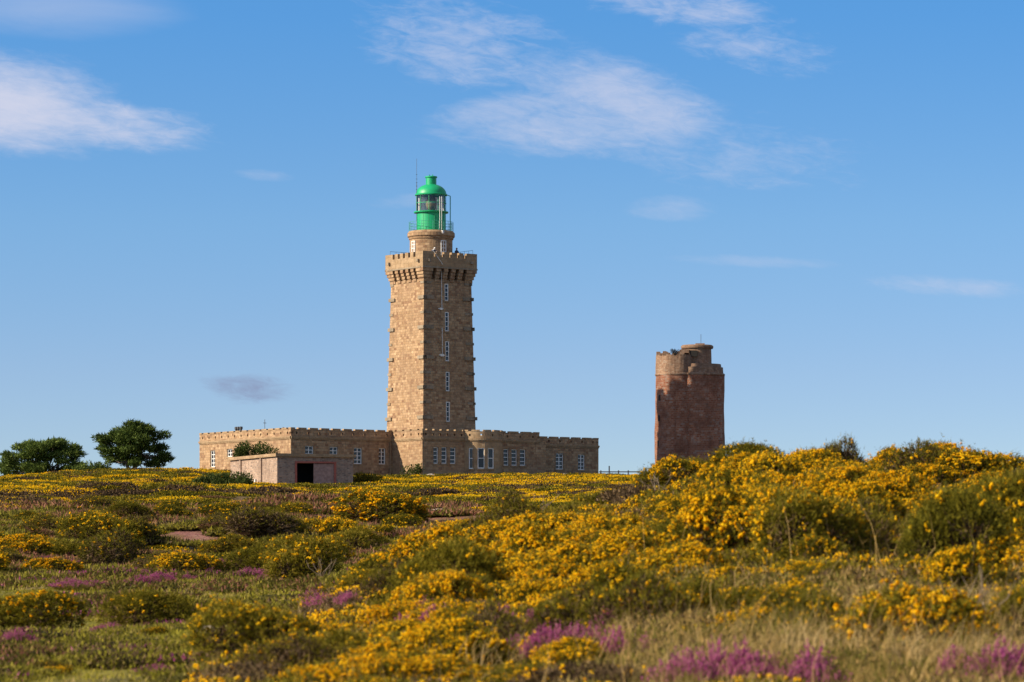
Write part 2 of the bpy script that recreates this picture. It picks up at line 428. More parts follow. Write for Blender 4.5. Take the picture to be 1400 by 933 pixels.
def window(parent, P, nrm, s0, s1, z0_, z1_, nv, nh, org, name='window', depth=.22, fw=.09, bar=.045):
    """pane + white frame set back in an opening; P(s,z) gives the wall surface"""
    n = Vector(nrm)
    t = (Vector(P(s1, z0_)) - Vector(P(s0, z0_))).normalized()
    up = Vector((0, 0, 1))
    b0 = Vector(P(s0, z0_)) - n * depth
    w, h = s1 - s0, z1_ - z0_
    def bx(mb, a0, a1, c0, c1, d0, d1):
        q = [b0 + t * a + up * c + n * d for d in (d0, d1) for (a, c) in ((a0, c0), (a1, c0), (a1, c1), (a0, c1))]
        for f in ((3, 2, 1, 0), (4, 5, 6, 7), (0, 1, 5, 4), (1, 2, 6, 5), (2, 3, 7, 6), (3, 0, 4, 7)): mb.poly([q[i] for i in f])
    g = MB(); bx(g, .01, w - .01, .01, h - .01, -.03, 0)
    po = g.build(name, M['pane'], parent, org)
    fr = MB()
    bx(fr, 0.004, fw, .004, h - .004, .004, .09); bx(fr, w - fw, w - .004, .004, h - .004, .004, .09)
    bx(fr, fw, w - fw, .004, fw, .004, .088); bx(fr, fw, w - fw, h - fw, h - .004, .004, .088)
    for i in range(1, nv): bx(fr, w * i / nv - bar, w * i / nv + bar, fw, h - fw, .004, .07)
    for i in range(1, nh): bx(fr, fw, w - fw, h * i / nh - bar * .8, h * i / nh + bar * .8, .003, .06)
    fr.build('window_frame', M['white'], po, org)
    sl = MB(); bx(sl, -.1, w + .1, -.16, -.003, depth - .04, depth + .09)
    sl.build('window_sill', M['granite_trim'], po, org)
    return po

# ---- lighthouse tower
LH = empty('lighthouse', (OX, OY, 12.2), RZ)
tag(LH, 'tall square granite lighthouse tower topped by a green lantern', 'lighthouse')
org = (0, 0, 12.2)
ZB, ZT, HB, HT = 12.0, 34.25, 3.72, 3.25
def hw(z): return HB + (HT - HB) * (z - ZB) / (ZT - ZB)
sh = MB()
zs = list(np.linspace(16.1, ZT, 12))
sh.box(-3.1, 3.1, -3.1, 3.1, 10.5, 16.15)
tw = []                                          # window column on the right-hand face
for (p0, p1) in ((388.0, 411.2), (426.6, 453), (466.8, 494), (508.6, 535), (549.5, 576.8)):
    uu = u_at(612.2, -3.5)
    tw.append((uu - .27, uu + .27, z_at(p1, uu, -3.5), z_at(p0, uu, -3.5)))
def face_pt(axis, sg):
    def P(s, z):
        h = hw(z); k = s / 3.25 * h if abs(s) > 3.2 else s
        return {('v', -1): (k, -h, z), ('u', 1): (h, k, z), ('v', 1): (-k, h, z), ('u', -1): (-h, -k, z)}[(axis, sg)]
    return P
skin(sh, face_pt('v', -1), (0, -1, 0), [-3.25, -1.5, 0, 1.5, 3.25], zs, tw, .3)
skin(sh, face_pt('u', 1), (1, 0, 0), [-3.25, 0, 3.25], zs, [], 0)
skin(sh, face_pt('v', 1), (0, 1, 0), [-3.25, 0, 3.25], zs, [], 0)
skin(sh, face_pt('u', -1), (-1, 0, 0), [-3.25, -1.2, 1.2, 3.25], zs, [], 0)
k = 0
z = 18.75
while z < 34.0:                                  # projecting grey quoin stones at the four corners
    big = k % 2 == 0
    e, pr, hh = (1.28, .17, .19) if big else (1.0, .07, .14)
    h = hw(z)
    for su in (-1, 1):
        for sv in (-1, 1):
            xu = sorted((su * (h - e), su * (h + pr))); yv = sorted((sv * (h - e * .75), sv * (h + pr)))
            sh.box(xu[0], xu[1], min(sv * (h - .35), sv * (h + pr)), max(sv * (h - .35), sv * (h + pr)), z - hh, z + hh, 1)
            if big: sh.box(min(su * (h - .35), su * (h + pr + .003)), max(su * (h - .35), su * (h + pr + .003)), yv[0], yv[1], z - hh + .01, z + hh - .01, 1)
            else: sh.box(min(su * (h - .35), su * (h + pr + .003)), max(su * (h - .35), su * (h + pr + .003)), sv * h - sv * .6 if sv > 0 else yv[0], yv[1] if sv > 0 else sv * h + .6, z - hh + .01, z + hh - .01, 1)
    k += 1; z += 1.68
sh.build('tower_shaft', [M['granite'], M['grey_stone']], LH, org)
for a, b_, c0, d0 in tw:
    window(LH, face_pt('v', -1), (0, -1, 0), a, b_, c0, d0, 1, 4, org, depth=.16, fw=.1, bar=.04)
# battlement: corbels, parapet with notches, deck
ZC0, ZC1, ZP1, HP = 34.0, 35.45, 37.3, 3.72
courses = [(34.0, 34.36, .10), (34.36, 34.72, .22), (34.72, 35.08, .34), (35.08, 35.46, .46)]
notch = [-2.06, -1.03, 0, 1.03, 2.06]
def put(mb, fc, s0, s1, d0, d1, za, zb, m=0):
    """box on face fc: s along the face, d outward from the axis"""
    if fc == 0: mb.box(s0, s1, -d1, -d0, za, zb, m)
    elif fc == 1: mb.box(d0, d1, s0, s1, za, zb, m)
    elif fc == 2: mb.box(s0, s1, d0, d1, za, zb, m)
    else: mb.box(-d1, -d0, s0, s1, za, zb, m)
for fc in range(4):
    for i in range(4):
        c_ = (notch[i] + notch[i + 1]) / 2
        cb = MB()
        for j, (za, zb, d) in enumerate(courses): put(cb, fc, c_ - .29, c_ + .29, 3.0, 3.25 + d, za + .012 * (j > 0), zb)
        cb.build('corbel', M['granite'], LH, org)
for su in (-1, 1):
    for sv in (-1, 1):
        cb = MB()
        for j, (za, zb, d) in enumerate(courses):
            xs = sorted((su * 2.3, su * (3.25 + d))); ys = sorted((sv * 2.3, sv * (3.25 + d)))
            cb.box(xs[0], xs[1], ys[0], ys[1], za + .012 * (j > 0), zb)
        cb.build('corbel', M['granite'], LH, org)
pp = MB()
for fc in range(4):
    e0 = 3.72 if fc in (0, 2) else 3.3
    put(pp, fc, -e0, e0, 3.30, 3.72, ZC1 + .01, 36.72)
    cur = -e0
    for nn in notch + [None]:
        nxt = nn - .21 if nn is not None else e0
        put(pp, fc, cur, nxt, 3.30, 3.72, 36.72, ZP1)
        if nn is not None: cur = nn + .21
    put(pp, fc, -e0 - (.05 if fc in (0, 2) else 0), e0 + (.05 if fc in (0, 2) else 0), 3.715, 3.77, 35.46, 35.62, 1)
    for s_ in (-3.05, 2.75):                     # stone spouts
        put(pp, fc, s_, s_ + .3, 3.7, 3.98, 36.12, 36.42, 1)
pp.box(-3.3, 3.3, -3.3, 3.3, 35.6, 36.2, 2)
pp.build('parapet', [M['granite_trim'], M['grey_stone'], M['lead']], LH, org)
# drum under the lantern
dr = MB()
dr.lathe([(2.42, 36.2), (2.42, 38.95), (2.52, 39.0), (2.56, 39.2), (2.68, 39.3), (2.68, 39.7), (2.5, 39.92), (0, 39.95)], n=48)
dr.build('lantern_drum', M['granite'], LH, org)
for ang in (R(180), R(-90), R(90), R(0)):
    dirv = Vector((math.cos(ang), math.sin(ang), 0)); tt = Vector((-math.sin(ang), math.cos(ang), 0))
    P = lambda s, z, dv=dirv, t_=tt: tuple(dv * 2.46 + t_ * s + Vector((0, 0, z)))
    wdw = window(LH, P, dirv, -.36, .36, 37.05, 38.75, 2, 4, org, depth=.07, fw=.09, bar=.045)
# lantern
ld = MB(); ld.lathe([(1.66, 39.93), (1.66, 42.0), (1.95, 42.02), (1.97, 42.14), (1.7, 42.18), (1.6, 42.2)], n=48)
for i in range(16):
    t = 2 * math.pi * i / 16
    ld.tube((1.665 * math.cos(t), 1.665 * math.sin(t), 39.95), (1.665 * math.cos(t), 1.665 * math.sin(t), 42.0), .022, 5)
ld.build('lantern_base', M['green'], LH, org, smooth=True)
gl = MB(); gl.lathe([(1.66, 42.2), (1.66, 44.0)], n=40)
gl.build('lantern_glazing', M['glass'], LH, org, smooth=True)
mu = MB()
for i in range(10):
    t = 2 * math.pi * (i + .3) / 10
    mu.tube((1.69 * math.cos(t), 1.69 * math.sin(t), 42.18), (1.69 * math.cos(t), 1.69 * math.sin(t), 44.0), .03, 5)
for zz in (43.1,):
    mu.lathe([(1.68, zz - .03), (1.73, zz - .03), (1.73, zz + .03), (1.68, zz + .03)], n=40)
mu.build('glazing_bar', M['green'], LH, org)
ln = MB(); ln.lathe([(.0, 42.05), (.35, 42.05), (.35, 42.3), (.5, 42.5), (.62, 42.95), (.62, 43.25), (.5, 43.7), (.3, 44.0), (0, 44.05)], n=28)
ln.build('fresnel_lens', M['lens'], LH, org, smooth=True)
cur_ = MB()
cur_.lathe([(1.45, 42.2), (1.45, 43.95)], n=32, a0=R(-60), a1=R(150))
cur_.build('lantern_curtain', M['curtain'], LH, org, smooth=True)
dm = MB()
prof = [(1.6, 43.98), (1.82, 43.98), (1.84, 44.12), (1.74, 44.16)]
for i in range(1, 11):
    t = i / 10 * R(72); prof.append((1.72 * math.cos(t), 44.16 + 1.14 * math.sin(t)))
prof.append((.0, 45.3))
dm.lathe(prof, n=48)
dm.build('lantern_dome', M['green'], LH, org, smooth=True)
cp = MB(); cp.lathe([(.6, 45.15), (.6, 45.98), (.69, 46.0), (.7, 46.1), (.66, 46.16), (0, 46.2)], n=32)
for t in range(4): cp.tube((.25 * math.cos(t * 1.57), .25 * math.sin(t * 1.57), 46.15), (.25 * math.cos(t * 1.57), .25 * math.sin(t * 1.57), 46.38), .025)
cp.build('vent_cap', M['green'], LH, org, smooth=True)
rl = MB()
for i in range(24):
    t = 2 * math.pi * i / 24
    rl.tube((2.5 * math.cos(t), 2.5 * math.sin(t), 39.9), (2.5 * math.cos(t), 2.5 * math.sin(t), 40.95), .022, 5)
    t2 = 2 * math.pi * (i + 1) / 24
    for zz in (40.3, 40.62, 40.95): rl.tube((2.5 * math.cos(t), 2.5 * math.sin(t), zz), (2.5 * math.cos(t2), 2.5 * math.sin(t2), zz), .02, 5)
rl.build('gallery_railing', M['rail_green'], LH, org)
def loc_dir(wx, wy):                             # world direction -> lighthouse frame
    return Vector((wx * ca + wy * sa, -wx * sa + wy * ca, 0))
e = loc_dir(1, -.15)
pi_ = MB(); a = e * 2.17
pi_.tube((a.x, a.y, 39.9), (a.x, a.y, 43.9), .055, 6); a2 = e * 1.75
pi_.tube((a.x, a.y, 43.9), (a2.x, a2.y, 44.05), .05, 6)
pi_.build('down_pipe', M['rail_green'], LH, org)
an = MB(); a = loc_dir(-.85, -.35) * 1.9
an.tube((a.x, a.y, 39.9), (a.x, a.y, 45.4), .03, 5); an.tube((a.x, a.y, 45.4), (a.x, a.y, 48.1), .018, 5)
for zz in (44.6, 45.0, 45.4, 45.8, 46.3): an.tube((a.x - .1, a.y, zz), (a.x + .1, a.y, zz), .02, 4)
an.build('antenna', M['dark'], LH, org)
wp = MB()
for off in (.52, .68):
    a = loc_dir(off, -1).normalized() * 2.2
    wp.tube((a.x, a.y, 39.7), (a.x, a.y, 43.7), .03, 5)
a = loc_dir(.6, -1).normalized() * 2.62
wp.box(a.x - .12, a.x + .12, a.y - .12, a.y + .12, 39.5, 39.85)
wp.build('white_mast', M['white'], LH, org)
uc = u_at(605, -3.5)
cbm = MB()
P = face_pt('v', -1)
for z1_, z2_ in ((z_at(420, uc, -3.5), z_at(357, uc, -3.5)), (z_at(484, uc, -3.5), z_at(448, uc, -3.5))):
    p = Vector(P(uc, z1_)); q_ = Vector(P(uc, z2_)); o_ = Vector((0, -.06, 0))
    cbm.tube(p + o_, q_ + o_, .035, 5)
cbm.build('white_conduit', M['white'], LH, org)
for (px, py, w_) in ((603.5, 422.5, .28), (604, 486, .42)):
    jb = MB(); zc = z_at(py, uc, -3.5); uu = u_at(px, -3.5); yy = -hw(zc)
    jb.box(uu - w_ / 2, uu + w_ / 2, yy - .2, yy + .02, zc - .13, zc + .13); jb.tube((uu - w_ / 2 - .25, yy - .12, zc), (uu + w_ / 2 + .2, yy - .12, zc), .04, 5)
    jb.build('junction_box', M['white'], LH, org)  # white junction box on the conduit, gives no light
dr_ = MB()                                       # deck clutter rail seen over the far parapet
for s_ in np.arange(-3.2, 3.3, .8):
    dr_.tube((s_, 3.5, 37.25), (s_, 3.5, 37.75), .02, 4); dr_.tube((3.5, s_, 37.25), (3.5, s_, 37.75), .02, 4)
dr_.tube((-3.2, 3.5, 37.75), (3.2, 3.5, 37.75), .02, 4); dr_.tube((3.5, -3.2, 37.75), (3.5, 3.2, 37.75), .02, 4)
dr_.build('deck_railing', M['dark'], LH, org)

# ---- keepers' houses
ZW0, ZCOR, ZPT = 10.0, 16.36, 17.38
def parapet_run(mb, p, q, n, nrm, nhole, zc=ZCOR, zt=ZPT, th=.34, top=True):
    """battlemented parapet from p to q (uv points), outward normal nrm, nhole square drain holes"""
    p = Vector((p[0], p[1])); q = Vector((q[0], q[1])); d = (q - p); L = d.length; d /= L; nn = Vector(nrm)
    def bx(s0, s1, o0, o1, za, zb, m=0):
        c = [p + d * s + nn * o for s, o in ((s0, o0), (s1, o0), (s1, o1), (s0, o1))]
        v = [(a.x, a.y, za) for a in c] + [(a.x, a.y, zb) for a in c]
        for f in ((3, 2, 1, 0), (4, 5, 6, 7), (0, 1, 5, 4), (1, 2, 6, 5), (2, 3, 7, 6), (3, 0, 4, 7)):
            mb.poly([v[i] for i in f], m)
    hgt = zt - zc
    bx(-.02, L + .02, -th, .16, zc - .13, zc + .06, 1); bx(0, L, -th, .09, zc - .26, zc - .13, 1)
    z1 = zc + .06; za = zc + .3; zb = zc + .56; zm = zt - .17
    bx(0, L, -th, .002, z1, za); bx(0, L, -th, .001, zb, zm)
    st = L / nhole; cur = 0
    for i in range(nhole):
        c_ = st * (i + .5)
        bx(cur, c_ - .11, -th, 0, za, zb); cur = c_ + .11
    bx(cur, L, -th, 0, za, zb)
    for i in range(nhole + 1):                   # low merlons between shallow notches
        a0 = max(0, st * i - st * .36); a1 = min(L, st * i + st * .36)
        bx(a0, a1, -th - .03, .035, zm, zt, 1)

# right wing with the base block and the bow window
RW = empty('keepers_house', (*wpt(8, 2), 12.0), RZ)
tag(RW, 'long low granite house with a rounded bay, running right from the tower', 'house')
orr = (8, 2, 12.0)
VF, UL, U1, U2, VR = -5.0, -4.67, 11.53, 21.13, -3.55
ZP2 = 17.0
def bays(px0, px1, py0, py1, v):
    a, b_ = u_at(px0, v), u_at(px1, v); m_ = (a + b_) / 2
    return (a, b_, z_at(py1, m_, v), z_at(py0, m_, v))
zx = lambda X_: 530 + X_ / 4.375
zy = lambda Y_: 570 + Y_ / 4.375
hR = [bays(zx(a), zx(b_), zy(c0), zy(d0), VF) for a, b_, c0, d0 in ((274, 303, 182, 280), (322, 355, 182, 280), (374, 408, 184, 281), (693, 725, 193, 292), (741, 775, 195, 292), (791, 826, 195, 292))]
hS = [bays(zx(a), zx(b_), zy(c0), zy(d0), VR) for a, b_, c0, d0 in ((910, 938, 215, 310), (1006, 1052, 220, 315), (1138, 1180, 226, 318))]
wl = MB()
PF = lambda s, z: (s, VF, z)
PS = lambda s, z: (s, VR, z)
PE = lambda s, z: (UL, -s, z)
skin(wl, PF, (0, -1, 0), [UL, 0, 4, 12.45], [ZW0, ZCOR], hR, .35)
skin(wl, PS, (0, -1, 0), [U1 - .2, U2], [ZW0, ZP2 - .95], hS, .35)
skin(wl, PE, (-1, 0, 0), [-8, -VF], [ZW0, ZCOR], [], 0)
wl.poly([(U1, VF, ZW0), (U1, 8, ZW0), (U1, 8, ZCOR), (U1, VF, ZCOR)])
wl.poly([(U2, VR, ZW0), (U2, 8, ZW0), (U2, 8, ZP2 - .95), (U2, VR, ZP2 - .95)])
wl.poly([(U2, 8, ZW0), (UL, 8, ZW0), (UL, 8, ZP2 - .95), (U2, 8, ZP2 - .95)])
wl.box(UL, U1, VF - .06, VF + .1, ZW0, 12.75, 1)
wl.box(U1, U2 + .06, VR - .06, VR + .1, ZW0, 12.7, 1)
wl.build('wall', [M['granite'], M['granite_trim']], RW, orr)
rf = MB(); rf.box(UL + .3, U1 - .3, VF + .3, 8, ZCOR - .3, ZCOR + .05); rf.box(U1 - .2, U2 - .3, VR + .3, 8, ZP2 - 1.2, ZP2 - .9)
rf.build('roof', M['lead'], RW, orr)
for h in hR: window(RW, PF, (0, -1, 0), *h, 1, 4, orr)
for h in hS: window(RW, PS, (0, -1, 0), *h, 2, 4, orr)
bow0, bow1 = u_at(635, VF), u_at(686, VF)
pr = MB()
parapet_run(pr, (UL, VF), (bow0 + .1, VF), None, (0, -1), 6)
parapet_run(pr, (bow1 - .1, VF), (U1, VF), None, (0, -1), 3)
parapet_run(pr, (UL, .95), (UL, VF + .0), None, (-1, 0), 4)
pr2 = MB()
parapet_run(pr2, (U1 + .05, VR), (U2, VR), None, (0, -1), 6, ZP2 - .95, ZP2)
parapet_run(pr2, (U2, VR), (U2, 8), None, (1, 0), 6, ZP2 - .95, ZP2)
pr2.build('parapet', [M['granite'], M['granite_trim']], RW, orr)
parapet_run(pr, (U1, VF), (U1, 8), None, (1, 0), 7)
pr.build('parapet', [M['granite'], M['granite_trim']], RW, orr)
# bow: segment of a circle standing 1.8 m proud
bc = (bow0 + bow1) / 2; bw = (bow1 - bow0) / 2; pj = 1.8
br_ = (bw * bw + pj * pj) / (2 * pj); bcy = VF - pj + br_; ah = math.asin(min(1, bw / br_))
bo = MB()
def PB(s, z, k=0.0):
    t = s / br_; return (bc + (br_ + k) * math.sin(t), bcy - (br_ + k) * math.cos(t), z)
arc = br_ * ah
def s_of(px):                                    # arc coordinate seen at a pixel column
    best = min(np.linspace(-arc, arc, 400), key=lambda s: abs(CX + F * wpt(PB(s, 0)[0], PB(s, 0)[1])[0] / wpt(PB(s, 0)[0], PB(s, 0)[1])[1] - px))
    return float(best)
hB = []
for a, b_, c0, d0 in ((484, 516, 186, 312), (538, 581, 186, 310), (600, 636, 187, 310)):
    sA, sB = s_of(zx(a)), s_of(zx(b_)); sM = (sA + sB) / 2
    q_ = PB(sM, 0); hB.append((sA, sB, z_at(zy(d0), q_[0], q_[1]), z_at(zy(c0), q_[0], q_[1])))
ssl = list(np.linspace(-arc, arc, 15))
ssl = [s for s in ssl if not any(h[0] < s < h[1] for h in hB)]
skin(bo, PB, (0, -1, 0), ssl, [ZW0, ZCOR - .26], hB, .3)
for (k0, za, zb) in ((.16, ZCOR - .13, ZCOR + .06), (.09, ZCOR - .26, ZCOR - .13), (.0, ZCOR + .06, ZCOR + .3), (.001, ZCOR + .56, ZPT - .17)):
    for sA, sB in zip(np.linspace(-arc, arc, 25)[:-1], np.linspace(-arc, arc, 25)[1:]):
        i_, j_ = (PB(sA, 0, k0), PB(sB, 0, k0)); ib, jb_ = PB(sA, 0, -.34), PB(sB, 0, -.34)
        bo.poly([(i_[0], i_[1], za), (j_[0], j_[1], za), (j_[0], j_[1], zb), (i_[0], i_[1], zb)], 1 if k0 > .05 else 0)
        bo.poly([(i_[0], i_[1], zb), (j_[0], j_[1], zb), (jb_[0], jb_[1], zb), (ib[0], ib[1], zb)], 1)
        bo.poly([(j_[0], j_[1], za), (i_[0], i_[1], za), (ib[0], ib[1], za), (jb_[0], jb_[1], za)], 1)
        bo.poly([(jb_[0], jb_[1], za), (ib[0], ib[1], za), (ib[0], ib[1], zb), (jb_[0], jb_[1], zb)], 1)
def seg(sA, sB, k0, za, zb, m):
    nS = max(1, int((sB - sA) / .25)); T = np.linspace(sA, sB, nS + 1)
    for a_, b2 in zip(T[:-1], T[1:]):
        i_, j_, ib, jb_ = PB(a_, 0, k0), PB(b2, 0, k0), PB(a_, 0, -.34), PB(b2, 0, -.34)
        bo.poly([(i_[0], i_[1], za), (j_[0], j_[1], za), (j_[0], j_[1], zb), (i_[0], i_[1], zb)], m)
        bo.poly([(i_[0], i_[1], zb), (j_[0], j_[1], zb), (jb_[0], jb_[1], zb), (ib[0], ib[1], zb)], m)
    for a_, sg in ((sA, 1), (sB, -1)):
        i_, ib = PB(a_, 0, k0), PB(a_, 0, -.34)
        bo.poly([(i_[0], i_[1], za), (i_[0], i_[1], zb), (ib[0], ib[1], zb), (ib[0], ib[1], za)][::sg], m)
nb = 5; st = 2 * arc / nb; cur = -arc
for i in range(nb):
    c_ = -arc + st * (i + .5); seg(cur, c_ - .11, 0, ZCOR + .3, ZCOR + .56, 0); cur = c_ + .11
seg(cur, arc, 0, ZCOR + .3, ZCOR + .56, 0)
for i in range(nb + 1): seg(max(-arc, -arc + st * i - .36 * st), min(arc, -arc + st * i + .36 * st), .035, ZPT - .17, ZPT, 1)
bo.poly([PB(s, ZCOR + .05) for s in np.linspace(-arc, arc, 25)], 1)
bo.build('bay', [M['granite_trim'], M['granite_trim']], RW, orr)
for h in hB:
    sM = (h[0] + h[1]) / 2; t = sM / br_
    nv_ = Vector((math.sin(t), -math.cos(t), 0))
    cx_ = Vector(PB(sM, 0)); tv = Vector((math.cos(t), math.sin(t), 0))
    Pw = lambda s, z, c_=cx_, t_=tv, m_=sM: tuple(c_ + t_ * (s - m_) + Vector((0, 0, z)))
    window(RW, Pw, nv_, *h, 1, 2, orr, depth=.2, fw=.11)
dp = MB(); uu = u_at(681, VF)
dp.tube((uu, VF - .12, 12.2), (uu, VF - .12, 16.1), .055); dp.build('drainpipe', M['white'], RW, orr)

# left wing
LW = empty('keepers_house', (*wpt(-10, 12), 12.0), RZ)
tag(LW, 'long low granite house with sunlit gable, running left from the tower', 'house')
orl = (-10, 12, 12.0)
VL, UW, VE = .9, -18.21, 20.25
zx = lambda X_: 260 + X_ / 4.667
zy = lambda Y_: 560 + Y_ / 4.667
hL = [bays(zx(a), zx(b_), zy(c0), zy(d0), VL) for a, b_, c0, d0 in ((733, 787, 232, 286), (890, 942, 238, 289), (1044, 1097, 244, 348), (1203, 1247, 247, 350))]
hG = []
for a, b_, c0, d0 in ((128, 159, 262, 368), (234, 269, 253, 302)):
    vb_, va_ = v_at(zx(a), UW), v_at(zx(b_), UW); vm = (va_ + vb_) / 2
    hG.append((-vb_, -va_, z_at(zy(d0), UW, vm), z_at(zy(c0), UW, vm)))
wl = MB()
PL = lambda s, z: (s, VL, z)
PG = lambda s, z: (UW, -s, z)
skin(wl, PL, (0, -1, 0), [UW, UL], [ZW0, ZCOR], hL, .35)
skin(wl, PG, (-1, 0, 0), [-VE, -VL], [ZW0, ZCOR], hG, .35)
wl.poly([(UL - .01, VE, ZW0), (UW, VE, ZW0), (UW, VE, ZCOR), (UL - .01, VE, ZCOR)])
wl.poly([(UL - .01, VL, ZW0), (UL - .01, VE, ZW0), (UL - .01, VE, ZCOR), (UL - .01, VL, ZCOR)])
wl.build('wall', [M['granite'], M['granite_trim']], LW, orl)
rf = MB(); rf.box(UW + .3, UL - .05, VL + .3, VE - .3, ZCOR - .3, ZCOR + .05); rf.build('roof', M['lead'], LW, orl)
for i_, h in enumerate(hL): window(LW, PL, (0, -1, 0), *h, 2, 2 if i_ < 2 else 4, orl)
for i_, h in enumerate(hG): window(LW, PG, (-1, 0, 0), *h, 2, 4 if i_ == 0 else 2, orl)
pr = MB()
parapet_run(pr, (UW, VL), (UL - .02, VL), None, (0, -1), 9)
parapet_run(pr, (UW, VE), (UW, VL), None, (-1, 0), 14)
parapet_run(pr, (UL - .02, VE), (UW, VE), None, (0, 1), 9)
pr.build('parapet', [M['granite'], M['granite_trim']], LW, orl)
dp = MB(); uu = u_at(532.8, VL); dp.tube((uu, VL - .12, 12.2), (uu, VL - .12, 16), .06); dp.build('drainpipe', M['granite_trim'], LW, orl)
ch = MB()                                        # small dark cowls and a mast on the roof
for px in (323, 326, 329.5):
    v_ = v_at(px, UW + 3); ch.lathe([(.13, 16.4), (.13, 17.75), (.2, 17.8), (.2, 18.05), (0, 18.1)], UW + 3, v_, 8)
ch.build('chimney_pot', M['dark'], LW, orl)
an = MB(); v_ = v_at(362, UW + 3); an.tube((UW + 3, v_, 16.4), (UW + 3, v_, 18.7), .03, 5); an.tube((UW + 2.8, v_, 18.3), (UW + 3.2, v_, 18.3), .03, 4); an.build('antenna', M['dark'], LW, orl)
vt_ = MB(); v_ = v_at(387.5, UW + 2); vt_.lathe([(.14, 16.4), (.14, 17.4), (.24, 17.5), (.0, 17.62)], UW + 2, v_, 8); vt_.build('roof_vent', M['dark'], LW, orl)

# ------------------------------------------------------------------ stone shed in front
sx, sy = (379 - CX) * 350 / F, 350.
SR = R(25); SH = empty('stone_shed', (sx, sy, 9.7), SR)
tag(SH, 'small flat-roofed pinkish stone shed with a dark doorway, in front of the houses', 'shed')
SW, SD, sz0, sz1 = 8.0, 13.0, -1.0, 2.85
shd = MB()
PA = lambda s, z: (s, 0, z)
skin(shd, PA, (0, -1, 0), [0, SW], [sz0, sz1], [(2.06, 6.12, sz0 + .3, 2.24)], .4)
skin(shd, lambda s, z: (0, -s, z), (-1, 0, 0), [-SD, 0], [sz0, sz1], [], 0)
shd.poly([(SW, 0, sz0), (SW, SD, sz0), (SW, SD, sz1), (SW, 0, sz1)]); shd.poly([(SW, SD, sz0), (0, SD, sz0), (0, SD, sz1), (SW, SD, sz1)])
for q_ in (4.3, 10.0): shd.box(-.14, .02, q_ - .22, q_ + .22, sz0, sz1 - .02)
shd.box(2.0, 6.2, 3.2, 3.3, sz0, 2.4, 1)         # near-black lining, the doorway bay's shade put into its colour
shd.box(1.9, 2.0, .4, 3.3, sz0, 2.4, 1); shd.box(6.2, 6.3, .4, 3.3, sz0, 2.4, 1); shd.box(1.9, 6.3, .4, 3.3, 2.4, 2.5, 1)
shd.build('wall', [M['rubble'], M['black']], SH)
rf = MB(); rf.box(-.25, SW + .2, -.25, SD + .2, sz1, sz1 + .3); rf.build('roof', M['granite_trim'], SH)
df = MB(); df.box(1.86, 2.06, -.06, .3, sz0, 2.24); df.box(6.0, 6.2, -.07, .25, sz0, 2.24); df.box(1.86, 6.2, -.08, .3, 2.245, 2.42); df.build('door_frame', M['red'], SH)
dr2 = MB(); dr2.box(3.98, 6.0, .05, .14, sz0, 2.2); dr2.box(3.86, 3.98, .02, .17, sz0, 2.22); dr2.build('door', M['door'], SH)
pst = MB(); pst.box(-.45, -.25, 4.9, 5.1, -.6, .75); pst.build('post', M['white'], SH)

# ------------------------------------------------------------------ old round tower
ty = 419.7
def tw_x(px): return (px - CX) * ty / F
OT_ = empty('round_tower', (tw_x(943), ty, 11.5))
tag(OT_, 'ruined reddish round stone tower with a broken top, right of the lighthouse', 'tower')
zt = lambda py: (HY - py) * ty / F - 11.5
def lobe(px, r, y=0): return tw_x(px) - tw_x(943), y, r
LA = lobe(924.5, 2.40); LB = lobe(957.5, 2.80, .15)
bd = MB()
def lumpy(mb, prof, c, n, m, jit=.03, sd=1):
    g = random.Random(sd)
    ph = [g.uniform(0, 6.28) for _ in range(4)]
    pr_ = []
    for (r0, z0_), (r1, z1_) in zip(prof[:-1], prof[1:]):
        k_ = max(1, int(abs(z1_ - z0_) / .6))
        for i in range(k_): pr_.append((r0 + (r1 - r0) * i / k_, z0_ + (z1_ - z0_) * i / k_))
    pr_.append(prof[-1])
    def rr(r, z, t): return r * (1 + jit * .35 * (math.sin(3 * t + ph[0] + z * .5) + math.sin(7 * t + ph[1] - z * .9) * .7 + math.sin(13 * t + 2.3 * z + ph[2]) * .4)) if r > 0 else 0
    for (r0, z0_), (r1, z1_) in zip(pr_[:-1], pr_[1:]):
        for i in range(n):
            t0, t1 = 2 * math.pi * i / n, 2 * math.pi * (i + 1) / n
            f = lambda r, z, t: (c[0] + rr(r, z, t) * math.cos(t), c[1] + rr(r, z, t) * math.sin(t), z)
            uv = [(t0 * c[2], z0_ + (r0 if z0_ == z1_ else 0)), (t1 * c[2], z0_ + (r0 if z0_ == z1_ else 0)), (t1 * c[2], z1_ + (r1 if z0_ == z1_ else 0)), (t0 * c[2], z1_ + (r1 if z0_ == z1_ else 0))]
            if r1 == 0: mb.poly([f(r0, z0_, t0), f(r0, z0_, t1), f(0, z1_, 0)], m, uv[:3])
            else: mb.poly([f(r0, z0_, t0), f(r0, z0_, t1), f(r1, z1_, t1), f(r1, z1_, t0)], m, uv)
zc = zt(512.5)
lumpy(bd, [(LA[2] + .17, -1.5), (LA[2], zc)], LA, 40, 0, .045, 3)
lumpy(bd, [(LB[2] + .19, -1.5), (LB[2] - .03, zc)], LB, 44, 0, .045, 4)
bd.build('tower_body', [M['brick']], OT_, smooth=True)
sc_ = MB()
for L_ in (LA, LB):
    sc_.lathe([(L_[2] - .1, zc - .16), (L_[2] + .07, zc - .14), (L_[2] + .1, zc), (L_[2] + .02, zc + .1), (L_[2] - .3, zc + .11)], L_[0], L_[1], 44)
sc_.build('string_course', M['brick_top'], OT_)
up = MB()
zl = zt(486.5)
lumpy(up, [(LA[2] - .04, zc + .1), (LA[2] - .05, zl), (LA[2] - .5, zl + .02), (LA[2] - .5, zl - .6), (0, zl - .6)], LA, 40, 0, .045, 5)
gg = random.Random(5)
